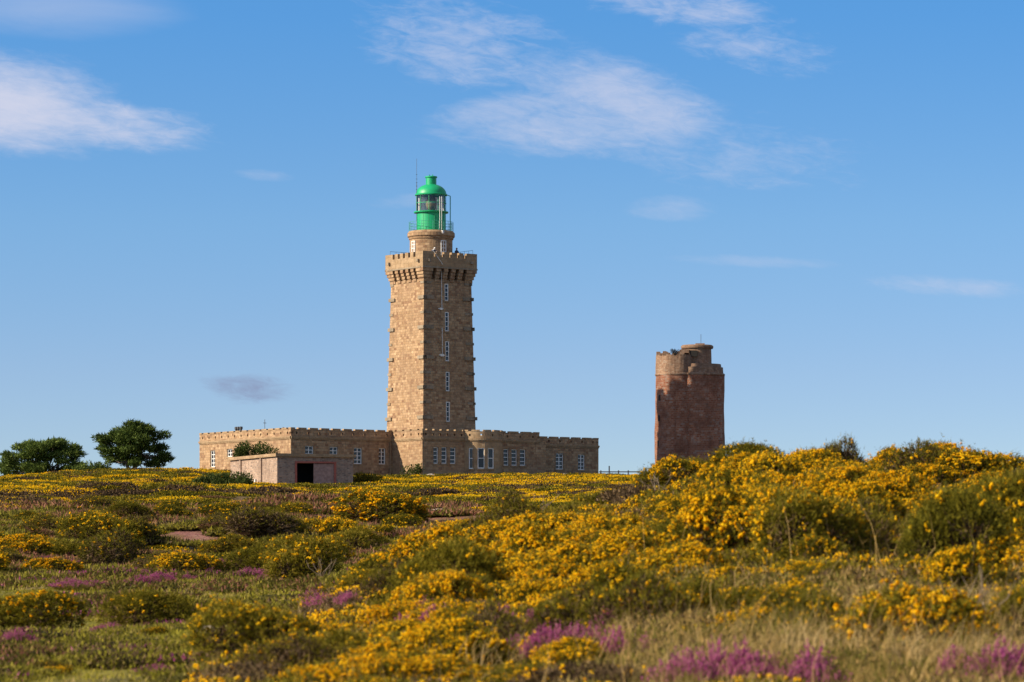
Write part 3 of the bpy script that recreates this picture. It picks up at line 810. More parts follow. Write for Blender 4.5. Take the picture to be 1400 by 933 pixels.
for i in range(13):                              # broken merlon stubs on the left lobe
    t = math.pi * .62 + i * .29
    if 5.25 < t: break
    hh_ = gg.choice((.1, .34, .42, .5, .2)) if t > 3.6 else .46
    if i % 3 == 2: continue
    for k_ in range(3):
        tt_ = t + k_ * .07
        x_, y_ = LA[0] + (LA[2] - .27) * math.cos(tt_), LA[1] + (LA[2] - .27) * math.sin(tt_)
        up.box(x_ - .2, x_ + .2, y_ - .2, y_ + .2, zl - .05 + k_ * .003, zl + hh_ - k_ * .06)
z1_ = zt(503)
lumpy(up, [(LB[2] - .06, zc + .1), (LB[2] - .08, z1_), (LB[2] - .35, z1_ + .02)], LB, 44, 0, .045, 6)
lumpy(up, [(LB[2] - .33, z1_ - .2), (LB[2] - .4, zt(498.5)), (0, zt(498.5) + .02)], LB, 44, 0, .03, 8)
UC = lobe(953.3, 1.7, .3)
zt2 = zt(477)
lumpy(up, [(UC[2], z1_ - .2), (UC[2] - .03, zt2), (UC[2] - .3, zt2)], UC, 40, 0, .025, 7)
up.box(UC[0] - 1.75, UC[0] - .95, -1.5, -.6, z1_, zt(489)); up.box(UC[0] - 1.45, UC[0] - .8, -1.65, -.9, z1_, zt(493))
for bx_, by_, wz, pz in ((-1.55, -1.2, .5, 479), (-1.95, -1.1, .4, 481.5), (-1.3, -1.4, .3, 484)):
    up.box(UC[0] + bx_ - wz, UC[0] + bx_ + wz, by_ - wz, by_ + wz, zl - .7, zt(pz))
up.build('tower_top', [M['brick_top']], OT_)
cpn = MB()
cpn.lathe([(UC[2] - .35, zt2 - .05), (UC[2] + .14, zt2), (UC[2] + .2, zt2 + .14), (UC[2] + .2, zt2 + .3), (UC[2] + .05, zt2 + .42), (0, zt2 + .46)], UC[0], UC[1], 36)
cpn.box(UC[0] - .2, UC[0] + .85, UC[1] - .6, UC[1] + .5, zt2 + .4, zt(469.8))
cpn.build('tower_cap', M['brick_top'], OT_)
an = MB(); xa = tw_x(958.5) - tw_x(943); an.tube((xa, 0.3, zt2 + .4), (xa, .3, zt(457)), .025, 5); an.build('antenna', M['dark'], OT_)
for px, py in ((901, 545), (900.3, 572.5), (899.5, 607), (981, 604)):
    L_ = LA if px < 940 else LB
    off = (px - (924.5 if px < 940 else 957.5)) * ty / F
    off = max(-L_[2] * .985, min(L_[2] * .985, off)); zz = zt(py)
    rr_ = L_[2] + .1 * (zc - zz) / zc
    yy = -math.sqrt(max(0, rr_ ** 2 - off ** 2)); nrm_ = Vector((off, yy, 0)).normalized(); tv = Vector((-nrm_.y, nrm_.x, 0))
    sl = MB(); ctr = Vector((L_[0] + off, L_[1] + yy, zz))
    q_ = [ctr + tv * a_ + Vector((0, 0, c_)) + nrm_ * d_ for d_ in (-.3, .05) for a_, c_ in ((-.16, -.33), (.16, -.33), (.16, .33), (-.16, .33))]
    for f in ((3, 2, 1, 0), (4, 5, 6, 7), (0, 1, 5, 4), (1, 2, 6, 5), (2, 3, 7, 6), (3, 0, 4, 7)): sl.poly([q_[i] for i in f])
    sl.build('arrow_slit', M['black'], OT_)  # solid black block, shade of the slit put into its colour
hole = MB(); hole.box(UC[0] - .95, UC[0] - .1, -1.62, -1.2, zt(489), zt(480.5)); hole.build('broken_opening', M['black'], OT_)  # black block in place of a hole, its shade painted in

# ------------------------------------------------------------------ people on the tower deck
def person(loc, rz, joints, edges, radii, bands, label, cap):
    me = bpy.data.meshes.new('person'); me.from_pydata(joints, edges, [])
    mt, nt, b = newmat('clothes')
    tc = nd(nt, 'ShaderNodeTexCoord'); sp = nd(nt, 'ShaderNodeSeparateXYZ'); nt.links.new(tc.outputs['Object'], sp.inputs[0])
    r_ = nt.nodes.new('ShaderNodeValToRGB'); r_.color_ramp.interpolation = 'CONSTANT'
    mp = nd(nt, 'ShaderNodeMath', operation='DIVIDE'); mp.inputs[1].default_value = 2.; nt.links.new(sp.outputs[2], mp.inputs[0]); nt.links.new(mp.outputs[0], r_.inputs[0])
    els = r_.color_ramp.elements
    while len(els) < len(bands): els.new(.5)
    for el, (p, c_) in zip(els, bands): el.position = p / 2.; el.color = col(c_)
    nt.links.new(r_.outputs[0], b.inputs['Base Color']); b.inputs['Roughness'].default_value = .8
    me.materials.append(mt)
    o = bpy.data.objects.new('person', me); C.objects.link(o)
    o.location = loc; o.rotation_euler = (0, 0, rz)
    sk = o.modifiers.new('skin', 'SKIN'); sk.use_smooth_shade = True
    for v_, r2 in zip(me.skin_vertices[0].data, radii): v_.radius = (r2, r2)
    me.skin_vertices[0].data[0].use_root = True
    ss = o.modifiers.new('sub', 'SUBSURF'); ss.levels = 1; ss.render_levels = 2
    tag(o, label, 'person')
    hb = MB(); hx, hy, hz = joints[cap[0]]
    for (r0, za), (r1, zb) in zip([(.112, 0), (.108, .05), (.075, .1)], [(.108, .05), (.075, .1), (0, .125)]):
        for i in range(10):
            t0, t1 = i * .6283, (i + 1) * .6283
            f = lambda r, z, t: (hx + r * math.cos(t), hy + r * math.sin(t), hz + z + .02)
            hb.poly([f(r0, za, t0), f(r0, za, t1), f(r1, zb, t1), f(r1, zb, t0)] if r1 else [f(r0, za, t0), f(r0, za, t1), f(0, zb, 0)])
    hb.build(cap[1], cap[2], o)
    return o
E_ = [(0, 1), (1, 2), (2, 3), (3, 4), (4, 5), (2, 6), (6, 7), (7, 8), (2, 9), (9, 10), (10, 11), (0, 12), (12, 13), (13, 14), (14, 15), (0, 16), (16, 17), (17, 18), (18, 19)]
RD = [.15, .14, .15, .06, .1, .095, .07, .05, .04, .07, .05, .04, .1, .075, .05, .045, .1, .075, .05, .045]
J2 = [(0, 0, .95), (0, 0, 1.15), (0, 0, 1.4), (0, .0, 1.53), (0, .02, 1.64), (0, .02, 1.72), (.2, 0, 1.38), (.27, .08, 1.12), (.18, .28, 1.05),
      (-.2, 0, 1.38), (-.27, .08, 1.12), (-.18, .28, 1.05), (.1, 0, .88), (.11, .02, .48), (.11, 0, .08), (.11, .12, .045), (-.1, 0, .88), (-.11, .02, .48), (-.11, 0, .08), (-.11, .12, .045)]
x_, y_ = wpt(u_at(624.3, -2.75), -2.75)
person((x_, y_, 36.2), RZ + math.pi, J2, E_, RD, [(0, (.03, .03, .04)), (.9, (.02, .025, .06)), (1.55, (.4, .25, .18))], 'person in dark navy clothes standing behind the tower battlements', (4, 'hair', M['dark']))
J1 = [(0, 0, .92), (0, .14, 1.1), (0, .36, 1.26), (0, .46, 1.33), (0, .54, 1.4), (0, .58, 1.47), (.2, .38, 1.22), (.24, .62, 1.08), (.15, .8, 1.0),
      (-.2, .38, 1.22), (-.24, .62, 1.08), (-.12, .82, 1.0), (.1, 0, .85), (.11, .06, .46), (.11, 0, .08), (.11, .12, .045), (-.1, 0, .85), (-.11, .06, .46), (-.11, 0, .08), (-.11, .12, .045)]
x_, y_ = wpt(u_at(590.5, -3.0), -3.0)
p1 = person((x_, y_, 36.24), RZ + math.pi, J1, E_, RD, [(0, (.03, .03, .04)), (.95, (.05, .06, .1)), (1.24, (.7, .7, .7)), (1.36, (.45, .3, .22))], 'person with white cap leaning over the tower battlements holding a pole', (4, 'cap', M['white']))
pm = MB(); a = wpt(u_at(591, -3.8), -3.82); b2 = wpt(u_at(605.5, -3.95), -3.95)
pm.tube((0, 0, 0), (b2[0] - a[0], b2[1] - a[1], -1.65), .028, 6)
o = pm.build('pole', M['white'], loc=(a[0], a[1], 37.5)); tag(o, 'long pale pole slanting down from the person in the white cap', 'pole')

# ------------------------------------------------------------------ trees
def tree(px, pyb, d, w, h, seed, label, lean=0., ncl=46, crown_lo=.18):
    g = np.random.default_rng(seed); g2 = random.Random(seed)
    x = (px - CX) * d / F; zb = float(ground_z(x, d)) - .3
    root = empty('cypress_tree', (x, d, zb)); tag(root, label, 'tree', 'wind-shaped cypress trees on the skyline')
    P, D, L, W = [], [], [], []
    tr = MB()
    tops = []
    for i in range(6):
        a = g2.uniform(0, 6.28); q_ = Vector((math.cos(a) * w * .1, math.sin(a) * w * .1, h * g2.uniform(.25, .4)))
        tr.tube((math.cos(a) * .15, math.sin(a) * .15, 0), q_, .2, 6, r2=.13); tops.append(q_)
    for i in range(ncl):
        # clump centres fill a dome, more on its skin
        a = g2.uniform(0, 6.283); t = g2.random() ** .6
        zz = crown_lo + (.93 - crown_lo) * (g2.random() ** .8)
        prof = (1 - max(0, (zz - .42) / .62) ** 2) ** .5 * (.62 + .38 * min(1, (zz - crown_lo + .12) / .3))
        r_ = w * .5 * prof * t
        c_ = Vector((math.cos(a) * r_ + lean * zz * w, math.sin(a) * r_ * .85, zz * h))
        s_ = w * g2.uniform(.075, .125) * (1.15 - .3 * t)
        tp = min(tops, key=lambda q_: (q_ - c_).length); mid = (tp + c_) * .5 + Vector((0, 0, -.25))
        tr.tube(tp, mid, .08, 5, r2=.055); tr.tube(mid, c_, .055, 5, r2=.025)
        n = int(300 * (s_ / .9) ** 2) + 80
        q_ = unit(g.normal(size=(n, 3))) * (g.random(n) ** .45)[:, None] * np.array([s_ * 1.35, s_ * 1.35, s_ * .58]) + np.array(c_)
        out_ = np.array([c_.x, c_.y, 0.]); out_ = out_ / max(1e-6, np.linalg.norm(out_))
        P.append(q_); D.append(unit(g.normal(size=(n, 3)) * .7 + out_ * .8 + np.array([0, 0, .55]))); L.append(g.uniform(.25, .6, n)); W.append(g.uniform(.09, .2, n))
    P, D, L, W = map(np.concatenate, (P, D, L, W))
    V, T = blades(P, D, L, W, g)
    np_obj('crown', np_mesh('crown', V, T, [M['cypress']], shade=g.random(len(T))), root)
    tr.build('trunk', M['bark'], root)
    return root
tree(57, 655, 432, 9.6, 5.6, 11, 'broad low dark cypress at the left edge of the skyline', lean=.0, ncl=56, crown_lo=.1)
tree(181, 650, 428, 8.6, 6.9, 23, 'taller rounded dark cypress on the skyline left of the houses', lean=.02, ncl=60, crown_lo=.17)

def shrub(name, px, d, w, h, seed, label, cat, mat='shrub', n=2600, sz=.2, dz=0., group=None, up=.6):
    g = np.random.default_rng(seed)
    x = (px - CX) * d / F; zb = float(ground_z(x, d)) - .05 + dz
    root = empty(name, (x, d, zb)); tag(root, label, cat, group)
    nl = 9
    Cn = np.stack([g.uniform(-.36, .36, nl) * w, g.uniform(-.3, .3, nl) * w, g.uniform(.2, .62, nl) * h], 1); Rr = g.uniform(.2, .34, nl)
    k = g.integers(0, nl, n); dv = unit(g.normal(size=(n, 3))); 
    P = Cn[k] + dv * (g.random(n) ** .35)[:, None] * np.stack([Rr[k] * w * .75, Rr[k] * w * .75, Rr[k] * h * 1.1], 1)
    P[:, 2] = np.abs(P[:, 2])
    V, T = blades(P, unit(dv + g.normal(size=(n, 3)) * .6 + [0, 0, up]), g.uniform(.7, 1.6, n) * sz, g.uniform(.4, .8, n) * sz, g)
    np_obj('foliage', np_mesh('foliage', V, T, [M[mat]], shade=g.random(n)), root)
    st = MB()
    for i in range(nl): st.tube((Cn[i][0] * .15, Cn[i][1] * .15, 0), Cn[i], .05, 5, r2=.02)
    st.build('stem', M['bark'], root)
    return root
shrub('shrub', 350, 372, 4.5, 3.3, 31, 'leafy green shrub showing above the roof of the stone shed', 'shrub', n=4200, dz=1.2)
shrub('shrub', 312, 341, 4.2, 1.75, 32, 'dark olive shrub against the sunlit side of the stone shed', 'shrub', n=2600)
shrub('shrub', 282, 344, 3.4, 1.5, 33, 'brownish green shrub beside the left corner of the houses', 'shrub', n=2000)
shrub('shrub', 334, 338, 1.6, 1.3, 37, 'small bright green bush at the foot of the shed wall', 'shrub', n=1200)
shrub('shrub', 566, 398, 2.6, 2.0, 34, 'young green shrub at the foot of the sunlit tower base', 'shrub', n=900, sz=.22)
shrub('shrub', 115, 425, 2.6, 2.3, 35, 'low dark shrub between the two cypresses', 'shrub', 'cypress', n=1300)
shrub('shrub', 137, 426, 3.0, 2.4, 36, 'low spreading dark bush under the taller cypress', 'shrub', 'cypress', n=1500)
shrub('hedge', 500, 356, 3.4, 1.7, 38, 'dark dense gorse hedge right of the stone shed', 'hedge', 'gorse', n=3000, sz=.16)
shrub('shrub', 923, 416, 1.2, .9, 39, 'tuft of weeds growing on the broken rim of the round tower', 'shrub', 'gorse_dry', n=260, sz=.13, dz=float(zt(486.5) - .15 + 11.5 - ground_z((923 - CX) * 416 / F, 416)))

# fence at the right end of the house
fr_ = empty('fence', ((842 - CX) * 405 / F, 405, 12.0)); tag(fr_, 'low dark post-and-rail fence at the right end of the house', 'fence')
for i, dx in enumerate((-1.7, -.75, 0.3, 1.4)):
    pm = MB(); hgt = 1.45 if i == 1 else .95; pm.box(dx - .07, dx + .07, -.07, .07, -.6, hgt); pm.build('post', M['dark'], fr_)
pm = MB(); pm.box(-1.9, 3.4, -.03, .03, .72, .84); pm.box(-1.9, 3.4, -.029, .029, .3, .4); pm.build('rail', M['dark'], fr_)

# ------------------------------------------------------------------ gorse bushes, near ones with every shoot
def gorse_proto(seed, flowers, dry, shoots=2600, detail=True, oct_r=.0115):
    g = np.random.default_rng(seed)
    nl = g.integers(7, 11)
    a = g.uniform(0, 6.283, nl); r = np.sqrt(g.random(nl)) * .34
    Cn = np.stack([np.cos(a) * r, np.sin(a) * r, .12 + (1 - r / .36) * .22 + g.uniform(-.03, .1, nl)], 1); Rr = g.uniform(.15, .25, nl)
    n0 = shoots * 3
    k = g.integers(0, nl, n0); dv = unit(g.normal(size=(n0, 3)) + [0, 0, .35])
    P = Cn[k] + dv * (Rr[k] * g.uniform(.88, 1.04, n0))[:, None]
    dist = np.linalg.norm(P[:, None] - Cn[None], axis=2) / Rr[None]
    keep = (dist.min(1) > .86) & (P[:, 2] > .02)
    P, dv = P[keep][:shoots], dv[keep][:shoots]
    n = len(P)
    sd_ = unit(dv + [0, 0, .55] + g.normal(size=(n, 3)) * .35); sl_ = g.uniform(.05, .11, n) * np.where(g.random(n) < .08, 1.9, 1)
    bP, bD, bL, bW, tnt = [], [], [], [], []
    st_ = g.random(n) * .5
    for j in range(8 if detail else 3):
        t = g.uniform(-.2, 1, n)
        bP.append(P + sd_ * (sl_ * t)[:, None]); bD.append(unit(sd_ * .75 + g.normal(size=(n, 3)) * .55))
        bL.append(g.uniform(.022, .05, n) * (1 if detail else 1.8)); bW.append(g.uniform(.006, .011, n) * (1 if detail else 2.2)); tnt.append(st_ + g.random(n) * .3 + .2 * np.clip(t, 0, 1))
    fol = blades(*map(np.concatenate, (bP, bD, bL, bW)), g); tnt = np.concatenate(tnt)
    # dead brown interior
    nd_ = int(1500 * dry) + 700
    k = g.integers(0, nl, nd_); dd = unit(g.normal(size=(nd_, 3)))
    Pd = Cn[k] + dd * (Rr[k] * g.uniform(.3, .93 if dry > .6 else .8, nd_))[:, None]; Pd[:, 2] = np.abs(Pd[:, 2])
    Pd[:, 2] *= np.where(g.random(nd_) < .5, .7, 1)
    dryv = blades(Pd, unit(dd + g.normal(size=(nd_, 3)) * .9), g.uniform(.05, .12, nd_), g.uniform(.012, .028, nd_), g)
    if dry > .6:
        ne = int(2600 * dry); sel = g.integers(0, n, ne)
        e2 = blades(P[sel] + g.normal(size=(ne, 3)) * .02, unit(sd_[sel] + g.normal(size=(ne, 3)) * .6), g.uniform(.03, .07, ne), g.uniform(.006, .013, ne), g)
        dryv = join(dryv, e2)
    nz = fbm(P[:, 0] * 7 + seed, P[:, 1] * 7 + P[:, 2] * 5, seed)
    w_ = np.clip(sd_[:, 2] + .25, .02, 1) * smooth01((nz - .24) / .3)
    w_ = w_ / w_.sum()
    nf = min(int(flowers), (w_ > 0).sum())
    sel = g.choice(n, nf, replace=False, p=w_)
    ctr = P[sel] + sd_[sel] * (sl_[sel] * .75)[:, None]
    kk = 5 if detail else 2
    fp = np.repeat(ctr, kk, 0) + g.normal(size=(nf * kk, 3)) * (.011 if detail else .016)
    flo = octas(fp, np.repeat(g.uniform(.55, 1.45, nf), kk) * g.uniform(.8, 1.2, len(fp)) * (oct_r if detail else .026), g)
    ft = np.repeat(g.random(nf * kk), 8)
    stm = MB()
    for i in range(nl):
        mid = Vector((Cn[i][0] * .4, Cn[i][1] * .4, Cn[i][2] * .55)); stm.tube((Cn[i][0] * .1, Cn[i][1] * .1, -.05), mid, .014, 5, r2=.01); stm.tube(mid, Cn[i], .01, 5, r2=.005)
    return dict(fol=(fol, tnt), dry=dryv, flo=(flo, ft), stm=stm, g=g)
def gorse_build(p):
    root = empty('gorse_bush', (0, 0, -500))
    np_obj('foliage', np_mesh('foliage', *p['fol'][0], [M['gorse']], shade=p['fol'][1]), root)
    np_obj('dead_wood', np_mesh('dead_wood', *p['dry'], [M['gorse_dry']], shade=p['g'].random(len(p['dry'][1]))), root)
    if len(p['flo'][1]): np_obj('blossom', np_mesh('blossom', *p['flo'][0], [M['bloom']], shade=p['flo'][1]), root)
    p['stm'].build('stem', M['bark'], root)
    return root
specs = {'yellow': [(101, 600, .5), (102, 720, .45), (103, 500, .6), (104, 640, .4)],
         'sparse': [(111, 130, .6), (112, 80, .8), (113, 170, .5)],
         'green': [(121, 14, .4), (122, 24, .5)],
         'brown': [(131, 22, 1.2, 1100), (132, 8, 1.5, 700)]}
protos = {k_: [gorse_build(gorse_proto(*s_)) for s_ in v_] for k_, v_ in specs.items()}
used = set()
grng = random.Random(42)
def gorse(kind, x, y, w, h, label, group, dz=0.):
    pr_ = grng.choice(protos[kind])
    if pr_.name in used: o = copy_tree(pr_)
    else: o = pr_; used.add(pr_.name)
    o.location = (x, y, float(ground_z(x, y)) - .04 + dz)
    o.rotation_euler = (grng.uniform(-.08, .08), grng.uniform(-.08, .08), grng.uniform(0, 6.28))
    o.scale = (w * grng.uniform(.9, 1.1), w * grng.uniform(.9, 1.1), h / .52)
    tag(o, label, 'gorse bush', group)
    return o

# the ones the photograph lets you tell apart: base pixel, width and height in pixels
named = [
    (700, 742, 100, 62, 'brown', 'dark brown gorse bush at the left end of the yellow rise'),
    (1110, 775, 190, 95, 'sparse', 'big shaded gorse bush with bare dark flank in the middle of the rise'),
    (1190, 770, 120, 80, 'brown', 'dead brown gorse bush against the dry grass on the rise'),
    (1300, 800, 170, 120, 'green', 'dark green gorse bush at the far right above the dry grass'),
    (1380, 770, 150, 110, 'sparse', 'green gorse bush with scattered flowers at the right edge'),
    (1255, 905, 210, 105, 'yellow', 'nearest yellow-flowered gorse bush standing in the dry grass at bottom right'),
    (905, 872, 150, 70, 'yellow', 'flowering gorse bush at the lower edge of the rise above the dry grass'),
    (1040, 868, 140, 62, 'sparse', 'greenish gorse bush between the rise and the dry grass'),
    (1395, 885, 110, 75, 'sparse', 'gorse bush cut by the right edge in the dry grass'),
    (520, 722, 150, 48, 'yellow', 'broad dome of golden gorse alone below the stone shed'),
    (455, 745, 90, 36, 'yellow', 'bright little gorse bush left of the dark bush on the rise'),
    (135, 752, 120, 46, 'sparse', 'gorse bush with dark shaded side on the heath at left'),
    (185, 750, 70, 38, 'brown', 'brown shaded gorse bush right beside the dark one at left'),
    (40, 868, 150, 54, 'sparse', 'gorse bush cut by the left edge of the lawn'),
    (205, 862, 130, 52, 'green', 'low green gorse bush on the mossy turf at lower left'),
    (345, 735, 110, 40, 'brown', 'withered brown bush in the heath below the stone shed'),
    (415, 800, 120, 60, 'sparse', 'gorse bush with pale dead twigs at the foot of the rise'),
    (345, 905, 170, 75, 'sparse', 'gorse bush at the edge of the turf near the bottom'),
    (600, 948, 170, 50, 'yellow', 'low flowering gorse bush under the purple heather at bottom centre'),
    (470, 925, 170, 60, 'sparse', 'greener gorse bush left of the heather at bottom centre'),
    (730, 955, 160, 45, 'sparse', 'low gorse bush in front of the heather at the bottom edge'),
    (790, 880, 140, 75, 'brown', 'dead brown gorse bush right of the heather at bottom centre'),
    (305, 712, 90, 22, 'sparse', 'flat gorse bush on the reddish heath below the houses'),
]
for px, py, wp_, hp_, kd, lb in named:
    x, y, z = hit(px, py)
    gorse(kd, x, y, wp_ * y / F, hp_ * y / F, lb, None)
for px, d, pt, wp_, kd, lb in ((1152, 46.5, 590, 72, 'brown', 'tall brown-sided gorse bush standing highest on the right skyline'),
                                (1112, 46.0, 622, 80, 'yellow', 'flowering gorse bush leaning against the tall brown-sided one on the skyline'),
                                (1025, 47.0, 602, 130, 'sparse', 'rounded green gorse bush on the skyline right of the round tower'),
                                (1340, 47.0, 610, 160, 'yellow', 'gorse bush in full bloom on the right end of the skyline')):
    x = (px - CX) * d / F; gz = float(ground_z(x, d))
    gorse(kd, x, d, wp_ * d / F, max(.4, ((HY - pt) * d / F - gz) * .86), lb, None)
# thicket over the rise
pts = []
tries = 0
while len(pts) < 215 and tries < 12000:
    tries += 1
    y = grng.uniform(19.5, 57); x = grng.uniform(-.16 * y, .185 * y)
    px, py = topx(x, y, float(ground_z(x, y)) + .2)
    edge = 640 - (py - 690) * 1.45 if py < 905 else 330      # left flank of the thicket in the photograph
    w = grng.uniform(.6, 1.1) * (.8 if y < 30 else 1.0)
    if px - .42 * w * F / y < edge + grng.uniform(-50, 30): continue
    if py > 960 or (770 < px < 915 and y > 39): continue
    # dry-grass clearing at the lower right
    if px > 840 + (py - 860) * .3 and py > 858: continue
    if 560 < px < 880 and py > 860 and grng.random() < .55: continue
    if 1150 < px < 1275 and 715 < py <= 845: continue
    if px > 1130 and 790 < py <= 845: continue
    if any((x - a) ** 2 + (y - b_) ** 2 < (.5 * (w + c_) * .66) ** 2 for a, b_, c_ in pts): continue
    pts.append((x, y, w))
for x, y, w in pts:
    px, py = topx(x, y, float(ground_z(x, y)) + .2)
    t = grng.random()
    near = y < 26.5
    kd = ('yellow' if t < (.5 if near else .76) else 'sparse' if t < (.8 if near else .84) else 'green' if t < .88 else 'brown')
    gorse(kd, x, y, w, w * grng.choice((.34, .38, .42, .48, .6)), 'yellow-flowering gorse bush in the dense thicket covering the near rise', 'gorse bushes covering the near rise')
print('thicket', len(pts), tries)
# scattered on the open heath at left
cnt = 0; tries = 0; pl = []
while cnt < 54 and tries < 4000:
    tries += 1
    py = grng.uniform(695, 790) if cnt > 6 else grng.uniform(790, 925); px = grng.uniform(-60, 640 - max(0, py - 690) * 1.6)
    x, y, z = hit(px, py)
    w = grng.uniform(.5, 1.1) * (1 + (y > 70) * .7) * (.5 if cnt <= 6 else 1)
    if any((x - a) ** 2 + (y - b_) ** 2 < (.55 * (w + c_)) ** 2 for a, b_, c_ in pl): continue
    pl.append((x, y, w)); cnt += 1
    kd = grng.choice(['yellow', 'sparse', 'sparse', 'green', 'brown', 'brown'])
    gorse(kd, x, y, w, w * grng.uniform(.26, .42), 'low scattered gorse bush on the open heath left of the rise', 'gorse bushes scattered over the open heath')
for v_ in protos.values():
    for o in v_:
        if o.name not in used:
            for c_ in list(o.children): bpy.data.objects.remove(c_)
            bpy.data.objects.remove(o)

# ------------------------------------------------------------------ heather clumps
def heather_proto(seed, mat, n=420):
    g = np.random.default_rng(seed)
    r = np.sqrt(g.random(n)) * .5; a = g.uniform(0, 6.283, n)
    B = np.stack([np.cos(a) * r, np.sin(a) * r, np.zeros(n)], 1)
    hgt = (.5 - r * .5) * g.uniform(.75, 1.15, n) + .06
    dr_ = unit(np.stack([B[:, 0] * .7, B[:, 1] * .7, np.ones(n)], 1) + g.normal(size=(n, 3)) * .13)
    tip = B * .75 + dr_ * hgt[:, None]
    root = empty('heather_clump', (0, 0, -500))
    vt = blades(B * .75, dr_, hgt, np.full(n, .012), g)
    nl = n * 7
    k = np.repeat(np.arange(n), 7); t = g.uniform(.2, .95, nl)
    vt2 = blades(B[k] * .75 + dr_[k] * (hgt[k] * t)[:, None], unit(g.normal(size=(nl, 3)) + dr_[k] * .8), g.uniform(.02, .045, nl), g.uniform(.007, .013, nl), g)
    vv = join(vt, vt2)
    np_obj('foliage', np_mesh('foliage', *vv, [M['heath_green']], shade=g.random(len(vv[1]))), root)
    m_ = 9
    fl = (g.random(n) < .75) & (fbm(B[:, 0] * 4 + seed, B[:, 1] * 4, seed) > .42)
    k = np.repeat(np.nonzero(fl)[0], m_); t = g.uniform(.0, .11, len(k))
    P = tip[k] - dr_[k] * t[:, None] + g.normal(size=(len(k), 3)) * .008
    oc = octas(P, g.uniform(.007, .0135, len(k)), g)
    np_obj('blossom', np_mesh('blossom', *oc, [mat], shade=np.repeat(g.random(len(k)), 8)), root)
    return root
HP_ = [heather_proto(201, M['heather']), heather_proto(202, M['heather']), heather_proto(203, M['heather'])]
HO_ = [heather_proto(211, M['heather_old'])]
def heather(x, y, w, h, label, group, old=False):
    pr_ = grng.choice(HO_ if old else HP_)
    if pr_.name in used: o = copy_tree(pr_)
    else: o = pr_; used.add(pr_.name)
    o.location = (x, y, float(ground_z(x, y)) - .03); o.rotation_euler = (0, 0, grng.uniform(0, 6.28)); o.scale = (w, w, h / .45)
    tag(o, label, 'heather', group)
# patches: centre pixel, half extents, count, clump width in metres, height
patches = [(650, 880, 120, 14, 12, .36, .25, 'low purple heather clump at bottom centre in front of the gorse'),
           (790, 905, 80, 18, 9, .4, .26, 'purple heather clump at bottom centre beside the dead brown gorse'),
           (1020, 962, 130, 10, 16, .4, .28, 'tall purple heather clump at the bottom edge in the dry grass'),
           (1385, 955, 50, 10, 7, .42, .28, 'purple heather clump in the bottom right corner'),
           (20, 880, 40, 8, 6, .4, .16, 'pinkish purple heather clump at the left edge of the turf'),
           (220, 800, 60, 12, 8, .6, .22, 'magenta heather clump below the low green gorse at left'),
           (265, 782, 45, 8, 7, .6, .24, 'magenta heather clump among the small gorse bushes at left'),
           (120, 772, 60, 8, 7, .7, .2, 'violet heather clump on the stony heath at left'),
           (95, 802, 50, 6, 7, .7, .16, 'small violet heather clump beside the pale stones'),
           (385, 790, 50, 14, 8, .6, .24, 'purple heather clump at the foot of the yellow rise'),
           (450, 835, 40, 8, 5, .5, .2, 'purple heather clump in the gorse below the rise'),
           (160, 920, 110, 14, 3, .3, .12, 'tiny purple heather tuft on the mossy turf at bottom left'),
           (205, 862, 70, 10, 4, .45, .14, 'small pink heather tuft under the low green bush'),
           (15, 770, 40, 6, 5, .9, .16, 'faint pink heather clump at the far left edge')]
for px, py, ex, ey, n_, w_, h_, lb in patches:
    for i in range(n_):
        x, y, z = hit(px + grng.gauss(0, ex * .55), min(978, py + grng.gauss(0, ey * .5)))
        heather(x, y, w_ * grng.uniform(.75, 1.25), h_ * grng.uniform(.8, 1.2), lb, 'purple heather clumps')
for i in range(34):
    px, py = grng.choice([(230, 705, 75, 7), (290, 722, 50, 8), (560, 722, 60, 6), (120, 690, 120, 5), (330, 690, 120, 5), (60, 735, 60, 8)])[:2]
    x, y, z = hit(px + grng.gauss(0, 55), py + grng.gauss(0, 6))
    w_ = grng.uniform(1.2, 2.2); heather(x, y, w_, .22, 'faded rust-pink heather clump on the reddish strip of heath', 'faded heather clumps', True)

